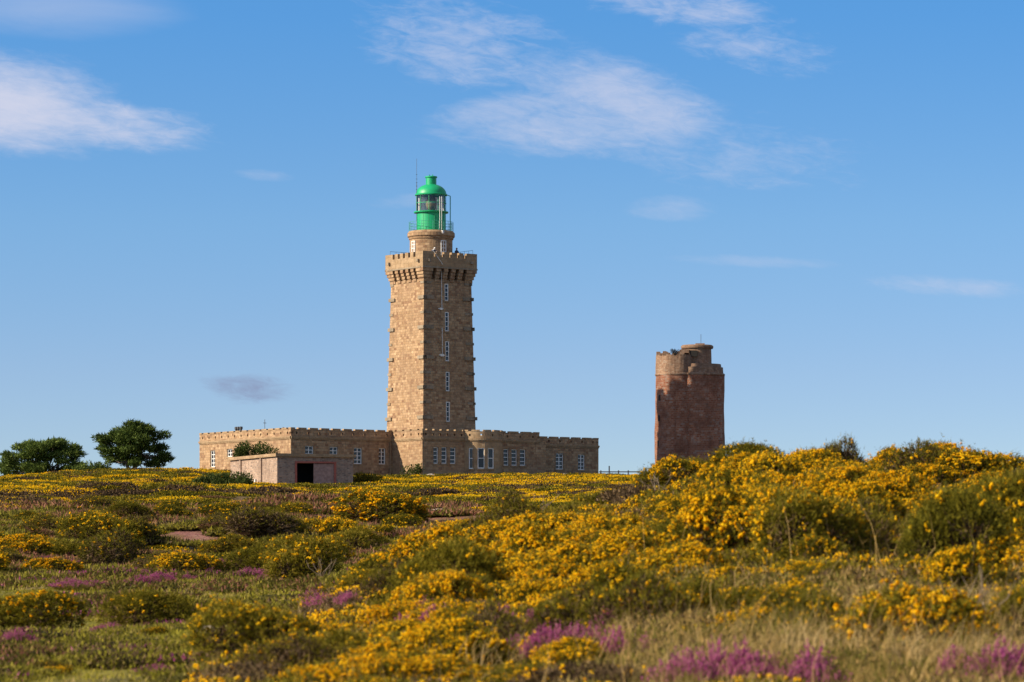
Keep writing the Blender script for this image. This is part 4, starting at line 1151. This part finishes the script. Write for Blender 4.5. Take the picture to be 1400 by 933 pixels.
# ------------------------------------------------------------------ stuff: far gorse carpet
g = np.random.default_rng(77)
Vs, Ts, Ms, Sh = [], [], [], []
off = 0
dome_v, dome_t = [], []
for i, (zz, rr_) in enumerate(((0, 1.), (.5, .86), (.85, .5))):
    for j in range(8): dome_v.append((math.cos(j * math.pi / 4 + i * .4) * rr_, math.sin(j * math.pi / 4 + i * .4) * rr_, zz))
dome_v.append((0, 0, 1.))
for i in range(2):
    for j in range(8):
        a, b_, c_, d_ = i * 8 + j, i * 8 + (j + 1) % 8, (i + 1) * 8 + (j + 1) % 8, (i + 1) * 8 + j
        dome_t += [(a, b_, c_), (a, c_, d_)]
for j in range(8): dome_t.append((16 + j, 16 + (j + 1) % 8, 24))
dome_v = np.array(dome_v, float); dome_t = np.array(dome_t)
nc = 0
for t in range(17500):
    y = math.sqrt(g.uniform(78 ** 2, 415 ** 2)); x = g.uniform(-.175, .175) * y
    cl = float(fbm(x * .09 + 5, y * .045, 21)); 
    px, py = topx(x, y, float(ground_z(x, y)))
    if 850 < px < 1300 and y < 300: continue                        # hidden behind the rise
    if y < 150:
        if g.random() > .17 + 1.2 * (cl - .5): continue
    elif cl < .36 and g.random() < .7: continue
    # keep clear of the shed, the houses and the round tower
    lx, ly = x - sx, y - sy
    a_, b_ = lx * math.cos(SR) + ly * math.sin(SR), -lx * math.sin(SR) + ly * math.cos(SR)
    if -1 < a_ < SW + 1 and -1.3 < b_ < SD + 1: continue
    lu, lv = (x - OX) * ca + (y - OY) * sa, -(x - OX) * sa + (y - OY) * ca
    if lu > -5.6 and lv > -7.4 or (lu > -19.2 and lv > 0): continue
    if abs(y - 141 - 22 * (float(fbm(x * .08, 0 * x, 91)) - .5)) < 9 and g.random() < .85: continue
    big = y > 150
    w = g.uniform(.45, 1.25) * (1.25 if big else .85); h = w * g.uniform(.22, .4) * (.75 if big else 1)
    w2 = w * g.uniform(.8, 1.5)
    zb = float(ground_z(x, y)) - .05
    sx_ = np.array([w2, w, h])
    ts = max(.06, .00052 * y)
    area = 3.0 * w * w2
    n = int(min(2000, 1.5 * area / (.5 * ts * ts * .8)))
    yel = (g.uniform(.6, 1.) if g.random() < .10 + .62 * float(smooth01((fbm(x * .11, y * .05, 33) - .36) / .22)) else g.uniform(0, .12)) * (.85 if big else .7)
    d = unit(g.normal(size=(n, 3)) + [0, 0, .25]); d[:, 2] = np.abs(d[:, 2])
    bump = 1 + .16 * np.sin(d[:, 0] * 7 + t) * np.sin(d[:, 1] * 6 + t * 1.7)
    P = d * sx_ * (g.uniform(.93, 1.06, n) * bump)[:, None] + [x, y, zb]
    isf = (g.random(n) < yel * np.clip(.25 + d[:, 2] * 1.0, 0, 1))
    L_ = np.where(isf, ts * .62, ts * 1.15) * g.uniform(.8, 1.3, n); W_ = np.where(isf, ts * .62, ts * .75) * g.uniform(.8, 1.2, n)
    D_ = unit(d * .5 + g.normal(size=(n, 3)) * .6 + [0, 0, .3])
    P[isf] += d[isf] * ts * .35
    V, T = blades(P, D_, L_, W_, g)
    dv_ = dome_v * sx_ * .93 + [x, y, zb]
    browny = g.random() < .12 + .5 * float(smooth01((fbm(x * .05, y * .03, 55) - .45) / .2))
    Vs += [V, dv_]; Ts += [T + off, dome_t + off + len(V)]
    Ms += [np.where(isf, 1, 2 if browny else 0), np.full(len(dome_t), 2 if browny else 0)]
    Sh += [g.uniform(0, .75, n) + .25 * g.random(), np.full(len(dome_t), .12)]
    off += len(V) + len(dv_); nc += 1
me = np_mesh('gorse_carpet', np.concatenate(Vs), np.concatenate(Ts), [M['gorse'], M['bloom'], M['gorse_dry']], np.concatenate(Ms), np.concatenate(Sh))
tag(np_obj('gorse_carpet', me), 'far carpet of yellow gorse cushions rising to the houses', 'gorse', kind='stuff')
print('carpet cushions', nc, 'tris', len(me.polygons))

# ------------------------------------------------------------------ stuff: low gorse growth that closes the rise between the bushes
g = np.random.default_rng(123)
Vs, Ts, Ms, Sh = [], [], [], []; off = 0; nu = 0
for t in range(2900):
    y = g.uniform(19, 60); x = g.uniform(-.165, .2) * y
    px, py = topx(x, y, float(ground_z(x, y)) + .1)
    if py > 955 or px < 640 - (py - 690) * 1.45 + g.uniform(-20, 60): continue
    if px > 820 + (py - 860) * .3 and py > 860 and g.random() < .93: continue
    if px > 1150 and 715 < py <= 845 and g.random() < .7: continue
    if 560 < px < 880 and py > 852 and g.random() < .6: continue
    w = g.uniform(.22, .5); w2 = w * g.uniform(.7, 1.); h = g.uniform(.08, .22)
    zb = float(ground_z(x, y)) - .03; sx_ = np.array([w, w2, h])
    ts = max(.03, .0010 * y)
    n = int(1.5 * 2.8 * w * w2 / (.5 * ts * ts * .6))
    d = unit(g.normal(size=(n, 3)) + [0, 0, .3]); d[:, 2] = np.abs(d[:, 2])
    P = d * sx_ * g.uniform(.8, 1.12, n)[:, None] + [x, y, zb]
    browny = g.random() < .2
    V, T = blades(P, unit(d * .6 + g.normal(size=(n, 3)) * .6 + [0, 0, .4]), ts * g.uniform(.9, 1.7, n), ts * g.uniform(.3, .55, n), g)
    nf = int(g.uniform(20, 115) * smooth01((fbm(x * .9, y * .5, 88) - .24) / .25) * (.45 if y < 27 else 1) * (.2 if browny else 1)) + 1
    df = unit(g.normal(size=(nf, 3)) + [0, 0, .7]); df[:, 2] = np.abs(df[:, 2])
    Pf = np.repeat(df * sx_ * 1.1 + [x, y, zb], 4, 0) + g.normal(size=(nf * 4, 3)) * .012
    Vf, Tf = octas(Pf, g.uniform(.009, .016, nf * 4), g)
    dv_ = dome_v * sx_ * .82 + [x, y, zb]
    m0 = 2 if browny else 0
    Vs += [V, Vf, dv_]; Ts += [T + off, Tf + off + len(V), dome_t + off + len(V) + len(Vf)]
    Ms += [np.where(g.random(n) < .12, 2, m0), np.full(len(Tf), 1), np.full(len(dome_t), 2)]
    Sh += [g.uniform(0, .8, n) + .2 * g.random(), np.repeat(g.random(nf * 4), 8), np.full(len(dome_t), .1)]; off += len(V) + len(Vf) + len(dv_); nu += 1
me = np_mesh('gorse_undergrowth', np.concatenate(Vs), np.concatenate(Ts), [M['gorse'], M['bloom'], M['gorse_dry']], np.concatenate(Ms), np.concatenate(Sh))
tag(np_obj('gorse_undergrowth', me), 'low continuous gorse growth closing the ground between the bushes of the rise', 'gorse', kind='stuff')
print('undergrowth', nu, len(me.polygons))

# ------------------------------------------------------------------ stuff: low heath cover between the bushes
g = np.random.default_rng(99)
Vs, Ts, Ms, Sh = [], [], [], []; off = 0; nh = 0
for t in range(4300):
    if t % 12 == 0: y = g.uniform(19, 30); x = g.uniform(.02, .165) * y
    else: y = 25 + 145 * g.random() ** 1.5; x = g.uniform(-.165, .06) * y
    px, py = topx(x, y, float(ground_z(x, y)))
    right = px > 860 and py > 800
    if not right and px > 660 - max(0, py - 690) * 1.45: continue
    pat = float(fbm(x * .35, y * .22, 71)); pat2 = float(fbm(x * .16, y * .07, 75))
    if not right and y < 62 and (pat < .55 or g.random() < .4): continue
    if abs(y - 141 - 22 * (float(fbm(x * .08, 0 * x, 91)) - .5)) < 9 and g.random() < .6: continue
    w = g.uniform(.2, .55) * (1 + y / 70); w2 = w * g.uniform(.6, 1.); h = g.uniform(.05, .15) * (1 + y / 120) * (1.3 if right else .8)
    zb = float(ground_z(x, y)) - .02; sx_ = np.array([w, w2, h])
    ts = max(.035, .0010 * y)
    n = int(min(900, 1.0 * 2.6 * w * w2 / (.5 * ts * ts * .75)))
    d = unit(g.normal(size=(n, 3)) + [0, 0, .4]); d[:, 2] = np.abs(d[:, 2])
    P = d * sx_ * g.uniform(.75, 1.1, n)[:, None] + [x, y, zb]
    u_ = g.random()
    if right: m1, m2, fr2 = (0, 3, .55) if u_ < .6 else (4, 3, .6)
    elif y > 75: m1, m2, fr2 = (0, 1, .6) if pat2 > .42 else (0, 5, .45) if u_ < .6 else (4, 3, .3)
    else: m1, m2, fr2 = (0, 2, g.uniform(.1, .45)) if u_ < .14 and pat2 > .45 else (0, 1, g.uniform(.05, .4)) if u_ < .4 else (0, 5, .6) if u_ < .82 else (4, 5, .5)
    mi = np.where((g.random(n) < fr2) & (d[:, 2] > .1), m2, m1)
    V, T = blades(P, unit(d * .4 + g.normal(size=(n, 3)) * .6 + [0, 0, .7]), ts * g.uniform(.8, 1.6, n), ts * g.uniform(.35, .7, n), g)
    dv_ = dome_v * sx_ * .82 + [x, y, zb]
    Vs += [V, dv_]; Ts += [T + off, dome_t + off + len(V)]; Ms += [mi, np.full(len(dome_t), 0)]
    Sh += [g.uniform(0, .8, n) + .2 * u_, np.full(len(dome_t), .1)]; off += len(V) + len(dv_); nh += 1
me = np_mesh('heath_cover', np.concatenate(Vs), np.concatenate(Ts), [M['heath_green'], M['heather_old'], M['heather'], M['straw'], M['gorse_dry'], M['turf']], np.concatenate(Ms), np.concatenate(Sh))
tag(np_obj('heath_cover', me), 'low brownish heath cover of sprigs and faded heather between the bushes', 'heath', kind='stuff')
print('heath', nh, len(me.polygons))

# ------------------------------------------------------------------ stuff: grasses
def grass(name, P, L, W, mat, label, bend=.5, spread=.35, seed=1, tint=None):
    g = np.random.default_rng(seed); n = len(P)
    d0 = unit(np.stack([g.normal(size=n) * spread + .1, g.normal(size=n) * spread, np.ones(n)], 1))
    d1 = unit(d0 + np.stack([g.normal(size=n) * bend + .18, g.normal(size=n) * bend, g.uniform(-.5, .2, n)], 1))
    side = unit(np.cross(d0, unit(g.normal(size=(n, 3)))))
    m_ = P + d0 * (L * .6)[:, None]; tp = m_ + d1 * (L * .45)[:, None]
    V = np.stack([P - side * (W * .5)[:, None], P + side * (W * .5)[:, None], m_ + side * (W * .38)[:, None], m_ - side * (W * .38)[:, None], tp], 1).reshape(-1, 3)
    T = (np.array([(0, 1, 2), (0, 2, 3), (3, 2, 4)])[None] + (np.arange(n) * 5)[:, None, None]).reshape(-1, 3)
    tn = g.random(n) if tint is None else tint
    tag(np_obj(name, np_mesh(name, V, T, [mat], shade=np.repeat(tn, 3))), label, 'grass', kind='stuff')
# dry grass of the clearing at the lower right, and thin tufts between the bushes
g = np.random.default_rng(5)
n = 260000
y = g.uniform(17.5, 46, n); x = g.uniform(-.15, .165, n) * y
px = CX + F * x / y; py = HY - F * ground_z(x, y) / y
cl = fbm(x * 1.6, y * 1.3, 41)
dens = np.where((px > 820 + (py - 860) * .3) & (py > 858), .95, np.where((px > 1130) & (py > 700), .5, .12)) * smooth01((cl - .3) / .2)
dens = np.where(px < 640 - (py - 690) * 1.45, .0, dens)
k = g.random(n) < dens * .55
x, y, px, py, cl = x[k], y[k], px[k], py[k], cl[k]
tall = (px > 820) & (py > 850)
L = np.where(tall, g.uniform(.12, .36, len(x)), g.uniform(.12, .3, len(x))) * (.6 + cl)
P = np.stack([x, y, ground_z(x, y) - .02], 1)
grass('dry_grass', P, L, g.uniform(.003, .0065, len(x)), M['straw'], 'dry straw-coloured grass in the clearing at lower right', tint=np.clip(g.random(len(x)) * .6 + (fbm(x * 1.1, y * .8, 44) - .5) * 2.0 + np.where(py > 850, .36, .1), 0, 1), seed=3)
# tall pale stalks
n = 170
y = g.uniform(19, 33, n); x = g.uniform(.02, .15, n) * y
grass('grass_stalks', np.stack([x, y, ground_z(x, y)], 1), g.uniform(.45, .8, n), np.full(n, .005), M['straw'], 'tall pale grass stalks standing in the dry grass', bend=.35, seed=8, tint=g.uniform(.6, 1, n))
# short turf of the open ground at left
n = 420000
y = np.sqrt(g.uniform(24 ** 2, 84 ** 2, n)); x = g.uniform(-.165, .06, n) * y
lw = np.maximum(lawn_w(x, y), .35 * heath_w(x, y) + .12 * (y > 50)) * smooth01((fbm(x * 1.1, y * .8, 61) - .25) / .25)
k = g.random(n) < lw * .9
x, y = x[k], y[k]
cl = fbm(x * .7, y * .5, 63)
grass('turf', np.stack([x, y, ground_z(x, y) - .01], 1), g.uniform(.02, .06, len(x)) * (1 + .022 * (y - 27)) * (.5 + cl), g.uniform(.006, .011, len(x)) * (1 + .02 * (y - 27)), M['turf'], 'short yellow-green mossy turf of the open ground at left', seed=9, tint=np.clip(g.random(len(x)) * .6 + (cl - .35) * 1.1, 0, 1))
print('turf', len(x))

# ------------------------------------------------------------------ stones and dead twigs
import bmesh
def stone(x, y, r, label, group=None, flat=.5):
    bm = bmesh.new(); bmesh.ops.create_icosphere(bm, subdivisions=2, radius=1)
    sd = grng.uniform(0, 99)
    for v_ in bm.verts:
        f = .75 + .5 * float(vnoise(v_.co.x * 1.7 + sd, v_.co.y * 1.7 + v_.co.z * 1.3, 4))
        v_.co = Vector((v_.co.x * f * r, v_.co.y * f * r * .8, v_.co.z * f * r * flat))
    me = bpy.data.meshes.new('stone'); bm.to_mesh(me); bm.free(); me.materials.append(M['stone'])
    o = bpy.data.objects.new('stone', me); C.objects.link(o); o.location = (x, y, float(ground_z(x, y)) + r * flat * .25); o.rotation_euler = (0, 0, grng.uniform(0, 6))
    tag(o, label, 'stone', group)
for px, py, r in ((160, 752, .16), (178, 748, .13), (262, 757, .14), (120, 738, .14), (150, 768, .11), (185, 742, .1)):
    x, y, z = hit(px, py); stone(x, y, r * 1.5, 'pale pink stone lying on the bare heath at left', 'pale stones on the heath')
for px, py, r in ((283, 864, .14), (178, 866, .09), (424, 846, .08), (10, 868, .08)):
    x, y, z = hit(px, py); stone(x, y, r, 'small flat stone half sunk in the turf at lower left', 'flat stones in the turf', .4)
for px, d, r, lb in ((590, 395, .75, 'pale boulder in front of the tower base'), (771, 399, .7, 'low pale boulder in front of the right end of the house')):
    x = (px - CX) * d / F; stone(x, d, r, lb)
x, y, z = hit(600, 701); stone(x, y, .45, 'grey flat rock showing in the gorse below the tower', None, .25)
def twigs(px, py, n, ln, label, seed):
    x, y, z = hit(px, py); g2 = random.Random(seed); mb = MB()
    for i in range(n):
        a = g2.uniform(0, 6.28); t = g2.uniform(.1, .75); p = Vector((g2.uniform(-.1, .1), g2.uniform(-.1, .1), .1)); 
        d = Vector((math.cos(a) * math.cos(t), math.sin(a) * math.cos(t), math.sin(t) + .35)).normalized(); q_ = p + d * ln * g2.uniform(.4, .8)
        mb.tube(p, q_, .0045, 4, r2=.0035); d2 = (d + Vector((g2.uniform(-.5, .5), g2.uniform(-.5, .5), g2.uniform(-.3, .5)))).normalized()
        mb.tube(q_, q_ + d2 * ln * .4, .0035, 4, r2=.0015)
        d3 = (d + Vector((g2.uniform(-.8, .8), g2.uniform(-.8, .8), g2.uniform(-.2, .5)))).normalized(); mb.tube(q_, q_ + d3 * ln * .3, .003, 4, r2=.0015)
    o = mb.build('dead_branch', M['twig'], loc=(x, y, z + .15)); tag(o, label, 'branch')
twigs(440, 812, 9, .32, 'bleached dead gorse branches at the foot of the yellow rise', 3)
twigs(1075, 720, 9, .32, 'bare dead branches sticking out of the shaded gorse on the rise', 4)
twigs(735, 728, 8, .32, 'grey dead branches beside the dark brown gorse bush', 5)
twigs(1330, 905, 10, .4, 'bare pale branches leaning in the dry grass at bottom right', 6)
twigs(850, 830, 9, .24, 'thin bare branches in the gorse near the dry grass', 7)
twigs(905, 700, 7, .3, 'pale twigs poking out of the yellow gorse under the round tower', 8)

# ------------------------------------------------------------------ sky, sun
wd = bpy.data.worlds.new('World'); S.world = wd; wd.use_nodes = True
nt = wd.node_tree; nt.nodes.clear()
out = nd(nt, 'ShaderNodeOutputWorld'); bg = nd(nt, 'ShaderNodeBackground'); nt.links.new(bg.outputs[0], out.inputs[0])
sk = nd(nt, 'ShaderNodeTexSky', sky_type='NISHITA'); sk.sun_disc = False
el = math.asin(SUN.z); az = math.atan2(SUN.x, SUN.y)
sk.sun_elevation = el; sk.sun_rotation = az; sk.altitude = 60; sk.air_density = 1.0; sk.dust_density = .4; sk.ozone_density = 2.0
tc = nd(nt, 'ShaderNodeTexCoord'); sp = nd(nt, 'ShaderNodeSeparateXYZ'); nt.links.new(tc.outputs['Generated'], sp.inputs[0])
def mth(op, a, b_=None, c_=None, clamp=False):
    n = nt.nodes.new('ShaderNodeMath'); n.operation = op; n.use_clamp = clamp
    for s_, v_ in zip(n.inputs, (a, b_, c_)):
        if v_ is None: continue
        if hasattr(v_, 'links'): nt.links.new(v_, s_)
        else: s_.default_value = v_
    return n.outputs[0]
cb = nd(nt, 'ShaderNodeCombineXYZ')
nt.links.new(sp.outputs[0], cb.inputs[0]); nt.links.new(sp.outputs[1], cb.inputs[1])
nt.links.new(mth('MULTIPLY_ADD', sp.outputs[2], 2.6, .03), cb.inputs[2])
nr = nd(nt, 'ShaderNodeVectorMath', operation='NORMALIZE'); nt.links.new(cb.outputs[0], nr.inputs[0]); nt.links.new(nr.outputs[0], sk.inputs[0])
ysafe = mth('MAXIMUM', sp.outputs[1], .02)
U = mth('MULTIPLY_ADD', mth('DIVIDE', sp.outputs[0], ysafe), F / 1000, .7)
Vv = mth('MULTIPLY_ADD', mth('DIVIDE', sp.outputs[2], ysafe), -F / 1000, .8)
fwd = mth('GREATER_THAN', sp.outputs[1], .05)
def cnoise(su, sv, rot, seed, detail, rough, lac=2.1, dist=.0):
    c_, s_ = math.cos(rot), math.sin(rot)
    a = mth('ADD', mth('MULTIPLY', U, c_), mth('MULTIPLY', Vv, s_)); b_ = mth('SUBTRACT', mth('MULTIPLY', Vv, c_), mth('MULTIPLY', U, s_))
    v_ = nd(nt, 'ShaderNodeCombineXYZ'); nt.links.new(mth('MULTIPLY', a, su), v_.inputs[0]); nt.links.new(mth('MULTIPLY', b_, sv), v_.inputs[1]); v_.inputs[2].default_value = seed
    n = nd(nt, 'ShaderNodeTexNoise'); n.inputs['Scale'].default_value = 1; n.inputs['Detail'].default_value = detail; n.inputs['Roughness'].default_value = rough; n.inputs['Distortion'].default_value = dist
    nt.links.new(v_.outputs[0], n.inputs['Vector']); return n.outputs['Fac']
def cloud(cx, cy, rx, ry, rot, nz, thr, gain, op, edge=1.0):
    """soft elliptical region (radians-like units) eaten into by noise nz"""
    c_, s_ = math.cos(rot), math.sin(rot)
    du, dv = mth('SUBTRACT', U, cx), mth('SUBTRACT', Vv, cy)
    a = mth('DIVIDE', mth('ADD', mth('MULTIPLY', du, c_), mth('MULTIPLY', dv, s_)), rx)
    b_ = mth('DIVIDE', mth('SUBTRACT', mth('MULTIPLY', dv, c_), mth('MULTIPLY', du, s_)), ry)
    r2 = mth('ADD', mth('MULTIPLY', a, a), mth('MULTIPLY', b_, b_))
    body = mth('SUBTRACT', edge, r2)                             # 1 in the middle, 0 at the rim
    f = mth('ADD', mth('MULTIPLY', body, .55), mth('MULTIPLY', mth('SUBTRACT', nz, .5), gain))
    f = mth('SUBTRACT', f, thr)
    sm = nd(nt, 'ShaderNodeMapRange', interpolation_type='SMOOTHSTEP'); nt.links.new(f, sm.inputs[0]); sm.inputs[1].default_value = 0; sm.inputs[2].default_value = .85
    lim = nd(nt, 'ShaderNodeMapRange', interpolation_type='SMOOTHSTEP'); nt.links.new(r2, lim.inputs[0]); lim.inputs[1].default_value = 2.2; lim.inputs[2].default_value = .6
    return mth('MULTIPLY', mth('MULTIPLY', sm.outputs[0], lim.outputs[0]), op)
nA = cnoise(5, 22, R(8), 1.3, 7, .58, dist=.4)
nB = cnoise(7, 20, R(4), 4.7, 8, .62, dist=.6)
nF = cnoise(24, 75, R(8), 8.1, 6, .68, dist=.5)
nAF = mth('MULTIPLY_ADD', nF, .42, mth('MULTIPLY', nA, .58)); nBF = mth('MULTIPLY_ADD', nF, .5, mth('MULTIPLY', nB, .5))
cl = [cloud(.0, .14, .19, .075, R(8), nAF, -.08, 1.2, 1.), cloud(.13, .165, .17, .04, R(6), nAF, -.05, 1.6, .9),
      cloud(.06, .01, .22, .045, R(2), nA, -.05, .5, .4),
      cloud(.85, .135, .17, .062, R(17), nBF, -.04, 1.4, .72), cloud(.80, .175, .23, .045, R(0), nBF, -.02, 1.5, .66), cloud(.70, .15, .12, .03, R(-8), nBF, -.02, 1.5, .55),
      cloud(.62, .05, .15, .075, R(12), nBF, .02, 2.4, .5),
      cloud(.94, .012, .14, .03, R(6), nBF, -.02, 2.2, .62),
      cloud(1.03, .065, .13, .04, R(8), nBF, .02, 2.2, .5),
      cloud(1.0, .21, .2, .06, R(4), nBF, .14, 2.6, .3),
      cloud(.92, .285, .07, .02, 0, nAF, .06, 1.8, .3),
      cloud(.56, .275, .06, .012, R(-3), nAF, .06, 1.8, .3),
      cloud(1.30, .392, .13, .016, R(4), nAF, .0, 1.9, .42),
      cloud(1.04, .358, .14, .010, R(2), nAF, .08, 1.8, .25),
      cloud(.36, .24, .05, .010, R(4), nAF, .06, 1.8, .3)]
tot = cl[0]
for c_ in cl[1:]: tot = mth('MAXIMUM', tot, c_)
tot = mth('MULTIPLY', tot, fwd)
grey = mth('MULTIPLY', cloud(.345, .531, .066, .022, R(4), nAF, -.02, 2.4, .95), fwd)
tint = ramp(nt, sp.outputs[2], [(.02, (.88, .83, .83)), (.06, (.93, .95, 1.0)), (.10, (.87, 1.11, 1.2)), (.159, (.60, 1.15, 1.46)), (.45, (2.65, 1.72, 1.2))])  # last stop brightens and warms the unseen upper sky to lift shadow fill
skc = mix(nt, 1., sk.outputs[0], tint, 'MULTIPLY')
hz = nd(nt, 'ShaderNodeMapRange'); nt.links.new(sp.outputs[2], hz.inputs[0]); hz.inputs[1].default_value = 0; hz.inputs[2].default_value = .16
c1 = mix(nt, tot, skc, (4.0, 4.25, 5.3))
c2 = mix(nt, grey, c1, (1.75, 2.2, 3.35))
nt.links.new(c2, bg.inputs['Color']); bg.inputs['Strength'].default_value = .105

sl = bpy.data.lights.new('sun', 'SUN'); sl.energy = 5.0; sl.angle = R(.53); sl.color = (1, .85, .64)
so = bpy.data.objects.new('sun', sl); C.objects.link(so); so.location = (-60, -20, 60)
so.rotation_euler = (-SUN).to_track_quat('-Z', 'Y').to_euler()

# ------------------------------------------------------------------ camera
cam = bpy.data.cameras.new('camera'); co = bpy.data.objects.new('camera', cam); C.objects.link(co)
co.rotation_euler = (R(90), 0, 0); co.location = (0, 0, 0)
cam.sensor_width = 36; cam.lens = 36 * F / 1400; cam.shift_y = (HY - 466.5) / 1400
cam.clip_start = .5; cam.clip_end = 20000
cam.dof.use_dof = True; cam.dof.focus_distance = 330; cam.dof.aperture_fstop = 5.8
S.camera = co
S.view_settings.view_transform = 'Standard'; S.view_settings.look = 'None'; S.view_settings.exposure = .55; S.view_settings.gamma = 1
S.view_settings.use_curve_mapping = False
S.cycles.max_bounces = 6; S.cycles.diffuse_bounces = 3; S.cycles.glossy_bounces = 3; S.cycles.transmission_bounces = 4; S.cycles.transparent_max_bounces = 8
S.cycles.use_denoising = True
S.cycles.caustics_reflective = False; S.cycles.caustics_refractive = False
